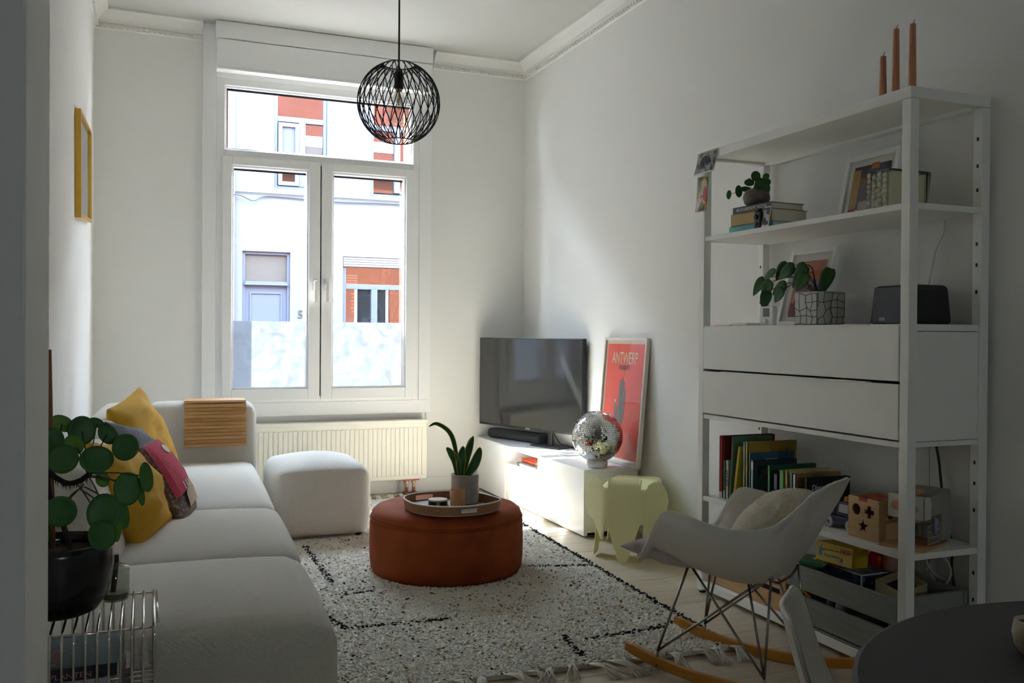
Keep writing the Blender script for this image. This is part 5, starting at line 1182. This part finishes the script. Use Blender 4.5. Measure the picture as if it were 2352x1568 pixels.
text('PLOT', .04, (2.425, 2.63, bevelz+.0006), (0, -1, 0), (1, 0, 0), M('game_letter', (196, 186, 120), .5), bb)
gb_ = flat_book('green picture book lying slanted at the far corner of the grey crate', 2.345, 2.715, Z0+.2165, .13, .1, .012, cov('leaf_green', (58, 122, 84)), rz=.5)
for k, (a, b) in enumerate(((.01, .0), (-.02, .02))): MB().prism([(-.02, 0), (.02, -.006), (.006, .014)], (a, b, .0122), (1, 0, 0), (0, 1, 0), (0, 0, .0006)).build('cover_shape', (white_ink, M('game_red', (150, 34, 44), .5))[k], gb_, local=True)
ab = thing('wooden_box', 'pale wooden toy box with dark inside, tilted in the near end of the grey crate', 'box', (2.47, 2.40, Z0+.1))
bwood = woodmat('pale_maple', (196, 180, 146), (178, 160, 124), .6, 0, 5)
Bc, e1, e2, e3 = V((2.335, 2.285, Z0+.115)), V((.175, .055, .006)), V((.068, .185, -.004)), V((-.006, -.004, .10)); wv = .055
def pl4(u0, u1, v0, v1, w0, w1): return MB().add([Bc+e1*u+e2*v+e3*w for u in (u0, u1) for v in (v0, v1) for w in (w0, w1)], [(0, 1, 3, 2), (4, 6, 7, 5), (0, 4, 5, 1), (2, 3, 7, 6), (0, 2, 6, 4), (1, 5, 7, 3)])
for q in ((0, wv, 0, 1), (1-wv, 1, 0, 1), (wv, 1-wv, 0, wv), (wv, 1-wv, 1-wv, 1)): pl4(*q, 0, 1).build('side', bwood, ab, bevel=.001)
pl4(wv, 1-wv, wv, 1-wv, .05, .72).build('dark_inside', M('chalk_black', (26, 25, 26), .8), ab)
hp_ = Bc+e2*.62-e1*.004+e3*.42; MB().lathe([(.012, 0), (.012, .002)], 20, hp_, Matrix.Rotation(-pi/2, 4, 'Y')).build('finger_hole', M('chalk_black', (26, 25, 26), .8), ab)
o = MB().lathe([(.001, -.035), (.022, -.03), (.036, -.012), (.036, .012), (.022, .03), (.001, .035)], 20, (2.515, 2.575, Z0+.248)).build('toy_shaker', M('toy_red2', (190, 40, 34), .4), smooth=True)
o.location = (0, 0, 0); tag(o, 'red round toy between the yellow game box and the pale wooden box', 'toy')
o = rbox((2.52, 2.515, Z0+.258), (.055, .055, .09), .024, 6).build('toy_pouch', M('dusty_pink', (186, 132, 126), .7), smooth=True); weld(o); tag(o, 'dusty pink rounded toy beside the red toy in the grey crate', 'toy')
for k, (lab, m, yy, zz, r) in enumerate((('yellow marker seen through the crate gap', amber, 2.70, .112, .007), ('mauve ball seen through the crate gap', M('mauve', (140, 100, 130), .3), 2.58, .105, .018), ('pale lilac ball seen through the crate gap', M('pale_lilac', (176, 176, 200), .4), 2.525, .105, .024))):
    o = (MB().tube([(2.285, yy+.03, Z0+zz+.02), (2.285, yy-.03, Z0+zz-.012)], r, 8) if k == 0 else MB().lathe([(r*sin(pi*q/10)+.0001, -r*cos(pi*q/10)) for q in range(11)], 16, (2.305, yy, Z0+zz))).build(('marker', 'toy_ball', 'toy_ball')[k], m, smooth=True)
    tag(o, lab, ('marker', 'ball', 'ball')[k])
wc_ = thing('power_strip', 'coiled white cable, adapter and black cord hanging behind the grey crate', 'cable', (2.585, 2.36, .06))
MB().tube([(2.585+.012*sin(a*.5), 2.36+.055*cos(a*2*pi/16), .30+.05*sin(a*2*pi/16)+.001*a) for a in range(34)], .0038, 6).build('cable_coil', M('white_cord', (200, 200, 196), .5), wc_)
MB().box(2.57, 2.33, .06, 2.605, 2.39, .26).build('adapter', M('dark_adapter', (40, 42, 44), .6), wc_, bevel=.004)
o = MB().tube(bez([(2.61, 2.408, .765), (2.61, 2.39, .69), (2.60, 2.372, .628), (2.598, 2.35, .50), (2.612, 2.33, .40), (2.60, 2.32, .32), (2.585, 2.27, .10), (2.57, 2.26, .062)], 8), .0045, 8).build('black_cord', black_plastic, wc_, smooth=True); sub(o, 'black cord')
o = MB().tube(bez([(2.612, 2.435, .765), (2.61, 2.43, .6), (2.6, 2.43, .47)], 6), .0016, 6).build('grey_cord', M('grey_cord', (150, 150, 148), .5), wc_, smooth=True); sub(o, 'thin grey cord')
# ------------------------------------------------------------ rocking chair with cushions
CH, CR_ = (1.8612, 2.4846, 0), .53
rc_ = thing('rocking_chair', 'white moulded shell rocking chair on steel wire legs and wooden rockers', 'chair', CH, CR_)
shell_m = M('white_shell_plastic', (212, 208, 200), .5)
def shell(rows, nx=24, ny=7, p=2.7, armed=True):
    """rows front to back: (centre (y, z), edge (x, y, z)); cross-sections run as U shapes between the edges"""
    cs = [V((0, *r[0])) for r in rows]; es = [V(r[1]) for r in rows]; cs = bez(cs, ny); es = bez(es, ny); G = []
    N_ = len(cs)
    for j_, (c, e) in enumerate(zip(cs, es)):
        row = []; p = 2.7-(1.25 if armed else 0)*min(1, max(0, (j_/(N_-1)-.45)/.2))
        for i in range(nx+1):
            t_ = -1+2*i/nx; a = abs(t_); s = 1 if t_ >= 0 else -1
            th = a*pi/2; fx = sin(th)**(2/p)*.98+.02*a; fz = 1-cos(th)**(2/p) if a < 1 else 1
            k = min(1, max(0, (e.z-c.z)/.12)); fx = fx*k+a*(1-k); fz = fz*k+a*a*(1-k)
            fy = a*a*(3-2*a)
            row.append((s*e.x*fx, c.y+(e.y-c.y)*fy, c.z+(e.z-c.z)*fz))
        G.append(row)
    return G
rows = [((.285, .378), (.255, .268, .388)), ((.262, .402), (.272, .235, .440)), ((.20, .385), (.288, .165, .560)), ((.10, .350), (.297, .085, .566)), ((.0, .335), (.300, .0, .550)), ((-.09, .335), (.288, -.09, .540)), ((-.138, .372), (.252, -.18, .556)), ((-.182, .46), (.205, -.245, .615)), ((-.215, .555), (.175, -.275, .655)), ((-.255, .635), (.13, -.292, .668)), ((-.288, .670), (.085, -.298, .676))]
sh_ = MB().grid(shell(rows)).build('seat_shell', shell_m, rc_, smooth=True, local=True, solid=.007)
sh_.modifiers['thickness'].use_rim = True
rk_m = woodmat('oiled_maple', (198, 138, 52), (178, 116, 36), .4, 1, 5)
for s in (-1, 1):
    P = []
    for i in range(25):
        y = -.36+.72*i/24; z = .0005+.052*(abs(y)/.36)**2.2; w = .0105 if abs(y) < .33 else .0105*(1-((abs(y)-.33)/.03)**2*.7); h = .034 if abs(y) < .34 else .026
        x = s*.180; P.append([(x-w, y, z), (x+w, y, z), (x+w, y, z+h), (x-w, y, z+h)])
    mb = MB()
    for i in range(24): mb.add(P[i]+P[i+1], [(k, (k+1) % 4, (k+1) % 4+4, k+4) for k in range(4)])
    mb.add(P[0], [(0, 1, 2, 3)]); mb.add(P[-1], [(3, 2, 1, 0)])
    r = weld(mb.build('rocker', rk_m, rc_, local=True, bevel=.004))
    for y in (.235, -.135): MB().lathe([(.006, 0), (.006, .003), (.001, .004)], 12, (s*(.180+.0105), y, .028), Matrix.Rotation(s*pi/2, 4, 'Y')).build('screw', steel, r, local=True)
    Ff, Fr = (s*.180, .235, .075), (s*.180, -.135, .068); Tf, Tr = (s*.125, .150, .366), (s*.120, -.130, .362); Tm = (s*.10, -.02, .338)
    for F_ in (Ff, Fr): MB().tube([(F_[0], F_[1], .035), F_], .005, 8).build('foot_pin', steel, rc_, local=True, smooth=True)
    for a, b in ((Ff, Tf), (Ff, (s*.085, .165, .372)), (Ff, (s*.105, -.09, .345)), (Fr, Tr), (Fr, (s*.11, -.05, .342)), (Fr, (s*.122, .142, .36)), ):
        MB().tube([a, b], .0042, 8).build('wire_leg', steel, rc_, local=True, smooth=True)
    MB().tube([(s*.125, .155, .372), (s*.122, -.02, .341), (s*.118, -.135, .368)], .0042, 8).build('seat_rail', steel, rc_, local=True, smooth=True)
for y, z in ((.150, .375), (-.130, .362)): MB().tube([(-.125, y, z), (-.06, y, .338 if y < 0 else .358), (.06, y, .338 if y < 0 else .358), (.125, y, z)], .0042, 8).build('cross_wire', steel, rc_, local=True, smooth=True)
def chW(p): return V((CH[0]+cos(CR_)*p[0]-sin(CR_)*p[1], CH[1]+sin(CR_)*p[0]+cos(CR_)*p[1], p[2]))
# fluffy round cushion against the back
fc = thing('cushion', 'cream fluffy sheepskin cushion leaning on the rocking chair back', 'cushion', (1.93, 2.38, .40), group='cushions on the rocking chair')
fl_m = M('sheepskin', (228, 220, 200), .95, noise=(30, .3, .7), col2=(212, 202, 180), bump=(120, .9, .01), sheen=.4)
c = pillow(MB(), [chW((.20, -.15, .600)), chW((-.19, -.15, .600)), chW((-.18, -.0, .40)), chW((.185, -.0, .40))], .17, n=20, seed=8, pinch=-.12, wr=.003).build('cover', fl_m, fc, smooth=True); weld(c, .0015)
# short wool fibres over the cushion
rr = random.Random(21); t = MB(); ps = [p for p in c.data.polygons]
for p in ps:
    for k in range(8):
        vs = [c.data.vertices[i].co for i in p.vertices]; w = [rr.random() for _ in vs]; q = sum((v*a for v, a in zip(vs, w)), V((0, 0, 0)))/sum(w)
        n_ = (p.normal+V((rr.gauss(0, .5), rr.gauss(0, .5), rr.gauss(0, .5)))).normalized(); e = n_.cross(V((.3, .5, .8))).normalized()*.0022
        t.add([q-e, q+e, q+n_*rr.uniform(.006, .012)], [(0, 1, 2)])
stuff(t.build('wool', fl_m, fc, local=True))
lc = pillow(MB(), [chW((.21, .28, .405)), chW((-.235, .35, .418)), chW((-.20, .05, .385)), chW((.20, .03, .39))], .11, n=16, seed=11, pinch=.08, wr=.006).build('cushion', M('mauve_grey_linen', (196, 184, 180), .9, weave=(260, .35, .0015)), smooth=True); weld(lc, .0015)
tag(lc, 'mauve grey seat cushion poking out over the front of the rocking chair', 'cushion', 'cushions on the rocking chair')
lb = thing_label = MB().tube(bez([chW((-.12, .335, .40)), chW((-.122, .345, .37)), chW((-.112, .34, .345))], 4), .003, 5).build('ribbon', M('lime_ribbon', (206, 206, 140), .7), lc); lb.parent = lc

# ------------------------------------------------------------ big pilea in a black pot on the wire table
wt = thing('wire_side_table', 'chrome wire side table beside the near end of the sofa', 'side table', (-.13, 2.12, 0))
wy0, wy1, wz = 1.965, 2.255, .53; xsw = [.018-.0212*k for k in range(14)]
for k, x in enumerate(xsw):
    MB().tube([(x, wy0, .004), (x, wy0, wz-.02), (x, wy0+.006, wz-.006), (x, wy0+.02, wz), (x, wy1-.02, wz), (x, wy1-.006, wz-.006), (x, wy1, wz-.02), (x, wy1, .004)], .0028, 8).build('wire_loop', chrome, wt, smooth=True)
for y, z in ((wy0+.012, wz-.006), (wy1-.012, wz-.006), (wy0+.004, .34), (wy1-.004, .34), (wy0+.004, .05), (wy1-.004, .05)):
    MB().tube([(xsw[-1]-.004, y, z), (xsw[0]+.004, y, z)], .0024, 8).build('cross_wire', chrome, wt, smooth=True)
for k in range(10):
    y = wy0+.012+k*.0295; MB().tube([(xsw[-1], y, .343), (xsw[0], y, .343)], .002, 6).build('shelf_wire', chrome, wt, smooth=True)
MB().tube([(xsw[0]+.007, wy0+.03, wz-.001), (xsw[0]+.007, wy1-.02, wz-.001)], .0024, 8).build('edge_wire', chrome, wt, smooth=True)
PX, PY, PZ = -.168, 2.112, wz+.0035
bp = thing('potted_pilea', 'large pilea with round dark leaves in a glossy black pot on the wire table', 'plant', (PX, PY, PZ))
prof = [(.001, 0), (.058, 0), (.075, .008), (.092, .032), (.103, .066), (.1065, .10), (.106, .135), (.104, .150), (.101, .151), (.101, .13), (.10, .10), (.001, .095)]
MB().lathe([(r, PZ+z) for r, z in prof], 56, (PX, PY, 0), cap=False).build('pot', M('black_glaze', (20, 20, 23), .22, spec=.6), bp, smooth=True)
MB().lathe([(.001, PZ+.128), (.10, PZ+.126)], 40, (PX, PY, 0), cap=False).build('soil', soil_m, bp)
big = [leafmat('big_pilea_dark', (50, 100, 44), (72, 126, 56)), leafmat('big_pilea_mid', (66, 120, 50), (90, 146, 62)), leafmat('big_pilea_bright', (88, 140, 48), (122, 168, 70))]
LV = [(-.184, 2.150, .893, .0228, .0281, 0, 0), (-.174, 2.250, .920, .0257, .0180, 2, .5), (-.131, 2.200, .908, .0288, .0324, 0, 0), (-.105, 2.300, .915, .0188, .0105, 1, .5), (-.079, 2.200, .899, .0188, .0252, 0, -.5), (-.159, 2.080, .862, .0306, .0306, 0, 0),
      (-.143, 2.150, .883, .0181, .0238, 2, -.7), (-.094, 2.050, .862, .0335, .0285, 0, 0), (-.040, 2.100, .879, .0275, .0292, 0, 0), (.001, 2.080, .816, .0155, .0323, 1, .1), (-.036, 2.100, .790, .0282, .0360, 1, 0), (-.011, 2.120, .779, .0085, .0312, 1, -.1),
      (-.089, 2.200, .798, .0144, .0180, 2, -.3), (-.159, 2.020, .764, .0314, .0314, 0, 0), (-.077, 1.980, .763, .0324, .0388, 0, 0), (-.079, 1.960, .723, .0272, .0304, 0, 0), (-.045, 2.100, .735, .0130, .0309, 1, 0), (-.054, 2.080, .712, .0075, .0306, 2, .15), (-.197, 2.200, .695, .0108, .0288, 1, 0), (-.189, 2.100, .880, .0137, .0275, 0, 0)]
rr = random.Random(17); head_ = V((-.112, 2.10, .822))
for x, y, z, a, b, mi, ro in LV:
    thin = a < .7*b
    n_ = V((.05+(rr.uniform(.7, 1.1) if thin else rr.uniform(-.25, .25)), -1, rr.uniform(.0, .4)))
    q = V((x, y, z)); disc_leaf(q, a*(1.25 if thin else 1), b, n_, big[mi], bp, roll=ro, n=22)
    hp = head_ if z > .74 and x > -.15 else V((-.185, 2.10, .82)) if z > .8 else V((-.125, 2.10, .80))
    MB().tube(bez([hp+V((rr.uniform(-.006, .006), rr.uniform(-.006, .006), rr.uniform(-.006, .006))), (hp+q)/2+V((0, .01, .006)), q+V((0, .004, 0))], 6), .0016, 6).build('petiole', M('petiole_green', (62, 70, 36), .5), bp, smooth=True)
st_ = M('woody_stem', (52, 40, 32), .9, bump=(90, 1, .01))
MB().tube(bez([(-.142, 2.10, PZ+.12), (-.159, 2.10, .719), (-.178, 2.10, .762), (-.188, 2.10, .806), (-.186, 2.10, .832), (-.172, 2.10, .820), (-.151, 2.10, .808), (-.129, 2.10, .812), (-.112, 2.10, .824)], 6), .0055, 8).build('trunk', st_, bp, smooth=True)
t = MB()
for k in range(46):
    u = k/46; p = V((-.175+.062*u, 2.10, .818-.012*sin(pi*u))); t.tube([p, p+V((rr.uniform(-.006, .006), -.004+rr.uniform(-.008, .004), rr.choice((-1, 1))*rr.uniform(.006, .011)))], [.0012, .0004], 4)
stuff(t.build('stem_scales', st_, bp))
MB().tube([(-.1935, 2.18, 1.087), (-.184, 2.165, PZ+.10)], [.0042, .0058], 8).build('bamboo_stake', woodmat('stake_wood', (146, 108, 66), (112, 78, 44), .6, 2, 6), bp, smooth=True)
bo = thing('glass_bottle', 'small clear glass bottle with a square black cap half hidden by the black pot', 'bottle', (-.062, 2.178, PZ))
MB().lathe([(.001, PZ), (.027, PZ), (.030, PZ+.004), (.030, PZ+.070), (.026, PZ+.074), (.012, PZ+.076), (.012, PZ+.082)], 32, (-.062, 2.178, 0), cap=False).build('glass', glass('bottle_glass', (214, 218, 208), .05), bo, smooth=True)
MB().lathe([(.001, PZ+.004), (.026, PZ+.004), (.026, PZ+.016), (.001, PZ+.016)], 28, (-.062, 2.178, 0), cap=False).build('liquid', M('pale_liquid', (150, 146, 128), .2), bo)
MB().box(-.070, 2.170, PZ+.082, -.054, 2.186, PZ+.100).build('cap', black_plastic, bo, bevel=.002)
MB().tube([(-.060, 2.178, PZ+.08), (-.066, 2.172, PZ+.018)], .006, 5).build('reed', M('brown_reed', (104, 76, 52), .6), bo)
# books inside the wire table
def spine_book(label, x0, x1, y0, y1, z0, z1, c, spn=None):
    b = thing('book', label, 'book', ((x0+x1)/2, (y0+y1)/2, z0), group='books in the wire table')
    m = MB(); m.box(x0, y0, z0, x1, y1, z0+.0025); m.box(x0, y0, z1-.0025, x1, y1, z1); m.build('cover', c, b); MB().box(x0, y0-.0005, z0, x1, y0+.003, z1).build('spine', spn or c, b)
    MB().box(x0+.003, y0+.004, z0+.0025, x1-.004, y1-.003, z1-.0025).build('pages', paper, b); return b
pk = M('salmon_ink', (196, 128, 112), .6)
b = spine_book('teal plant book with salmon title lying on top in the wire table', -.275, -.052, 1.985, 2.20, .432, .457, M('cover_teal', (62, 98, 98), .5), M('cover_ink_black', (28, 32, 32), .5))
text('KAMER', .034, (-.205, 2.06, .4574), (0, 1, 0), (-1, 0, 0), pk, b, sx=.8); text('PLANTEN', .034, (-.165, 2.06, .4574), (0, 1, 0), (-1, 0, 0), pk, b, sx=.8)
text('KAMERPLANTEN', .016, (-.165, 1.9842, .441), (1, 0, 0), (0, 0, 1), pk, b, sx=1.1)
MB().tube(bez([(-.12, 2.07, .4575), (-.115, 2.085, .4575), (-.105, 2.075, .4575), (-.10, 2.09, .4575), (-.092, 2.078, .4575), (-.085, 2.085, .4575)], 5), .0012, 4).build('leaf_drawing', M('pale_teal_ink', (150, 170, 166), .6), b)
b = spine_book('white book with maroon stripes under the teal plant book', -.278, -.075, 1.982, 2.19, .392, .4315, M('cover_pale_grey', (190, 184, 184), .5))
for k, (za, zb) in enumerate(((.406, .409), (.418, .4215))): MB().box(-.278, 1.9805, za, -.09, 1.9815, zb).build('stripe', M('maroon_ink', (92, 30, 50), .6), b)
spine_book('lowest grey book in the wire table', -.27, -.07, 1.99, 2.2, .3455, .3915, M('cover_mid_grey', (120, 122, 124), .5))
cd = thing('disc_case', 'clear plastic disc case with orange print leaning at the right end of the wire table', 'case', (-.03, 2.02, .345))
MB().add([(-.062, 1.985, .3455), (-.062, 2.08, .3455), (-.036, 2.075, .445), (-.036, 1.98, .445), (-.050, 1.985, .3455), (-.050, 2.08, .3455), (-.024, 2.075, .445), (-.024, 1.98, .445)], [(0, 1, 2, 3), (7, 6, 5, 4), (0, 4, 5, 1), (1, 5, 6, 2), (2, 6, 7, 3), (3, 7, 4, 0)]).build('sleeve', photo_tex('disc_sleeve', [(0, (92, 94, 116)), (.42, (112, 112, 132)), (.5, (176, 110, 86)), (.55, (98, 98, 120)), (.62, (168, 150, 84)), (.66, (70, 70, 90))], 34, 2, (1, 1, 2.5)), cd)
MB().add([(-.0495, 1.984, .3455), (-.0495, 2.08, .3455), (-.0235, 2.075, .447), (-.0235, 1.979, .447), (-.045, 1.984, .3455), (-.045, 2.08, .3455), (-.019, 2.075, .447), (-.019, 1.979, .447)], [(0, 1, 2, 3), (7, 6, 5, 4), (0, 4, 5, 1), (1, 5, 6, 2), (2, 6, 7, 3), (3, 7, 4, 0)]).build('clear_lid', glass('case_plastic', (226, 230, 234), .06), cd)

# ------------------------------------------------------------ dining corner at the right edge
tbl = thing('dining_table', 'round dark grey table whose rim enters at the lower right corner', 'table', (1.085, .505, 0))
grm = M('anthracite_linoleum', (62, 60, 60), .55, noise=(260, .35, .65), col2=(50, 49, 49))
MB().lathe([(.001, .742), (.444, .742), (.450, .739), (.450, .735)], 96, (1.085, .505, 0), cap=False).build('tabletop', grm, tbl, smooth=False)
MB().lathe([(.450, .735), (.449, .722), (.430, .712), (.001, .712)], 96, (1.085, .505, 0), cap=False).build('table_edge', black_plastic, tbl, smooth=True)
MB().lathe([(.032, .012), (.032, .712)], 24, (1.085, .505, 0)).build('column', black_metal, tbl, smooth=True)
MB().lathe([(.001, .024), (.05, .022), (.24, .010), (.25, .0)], 48, (1.085, .505, 0), cap=False).build('foot_plate', black_metal, tbl, smooth=True)
ch2 = thing('dining_chair', 'white moulded chair edge showing beside the dark round table', 'chair', (1.275, 1.19, 0), atan2(-.65, .76)-pi/2)
rows2 = [((.215, .355), (.165, .205, .362)), ((.19, .375), (.175, .18, .385)), ((.08, .36), (.185, .08, .375)), ((-.04, .352), (.185, -.04, .375)), ((-.12, .368), (.18, -.12, .40)), ((-.18, .43), (.175, -.165, .465)), ((-.215, .53), (.17, -.195, .55)), ((-.235, .60), (.155, -.215, .615)), ((-.245, .635), (.11, -.23, .64))]
MB().grid(shell(rows2, armed=False)).build('seat_shell', shell_m, ch2, smooth=True, local=True, solid=.009)
for a, b in ((-1, 1), (1, 1), (-1, -1), (1, -1)): MB().tube([(a*.10, b*.10+.01, .358), (a*.17, b*.17, .0)], [.011, .008], 10).build('leg', woodmat('beech_leg', (190, 150, 104), (172, 130, 84), .5, 2, 5), ch2, local=True, smooth=True)
cu2 = thing('small_cup', 'small cream cup with dark coffee at the right edge of the grey table', 'cup', (1.005, .772, .7425))
MB().lathe([(.001, .7425), (.018, .7425), (.024, .752), (.027, .766), (.0245, .782), (.022, .783), (.024, .768), (.001, .766)], 32, (1.005, .772, 0), cap=False).build('body', M('cream_stoneware', (200, 188, 160), .6, noise=(40, .3, .7), col2=(180, 166, 140)), cu2, smooth=True)
MB().lathe([(.001, .7775), (.0232, .7775)], 28, (1.005, .772, 0), cap=False).build('coffee', M('coffee', (24, 18, 16), .2), cu2)
o = rbox((.985, .672, .766), (.07, .10, .046), .02, 6).build('black_pouch', M('black_fabric', (14, 14, 15), .8), smooth=True); weld(o); tag(o, 'black soft pouch lying before the small cream cup on the grey table', 'pouch')
# ------------------------------------------------------------ lettering becomes mesh
bpy.context.view_layer.update(); dg = bpy.context.evaluated_depsgraph_get()
for o in [o for o in sc.objects if o.type == 'FONT']:
    me = bpy.data.meshes.new_from_object(o.evaluated_get(dg)); n_ = o.name; par = o.parent; ml = o.matrix_local.copy(); mats_ = [m for m in o.data.materials]
    bpy.data.objects.remove(o); q = bpy.data.objects.new(n_, me); COL.objects.link(q); q.parent = par; q.matrix_local = ml
    if not me.materials: [me.materials.append(m) for m in mats_]
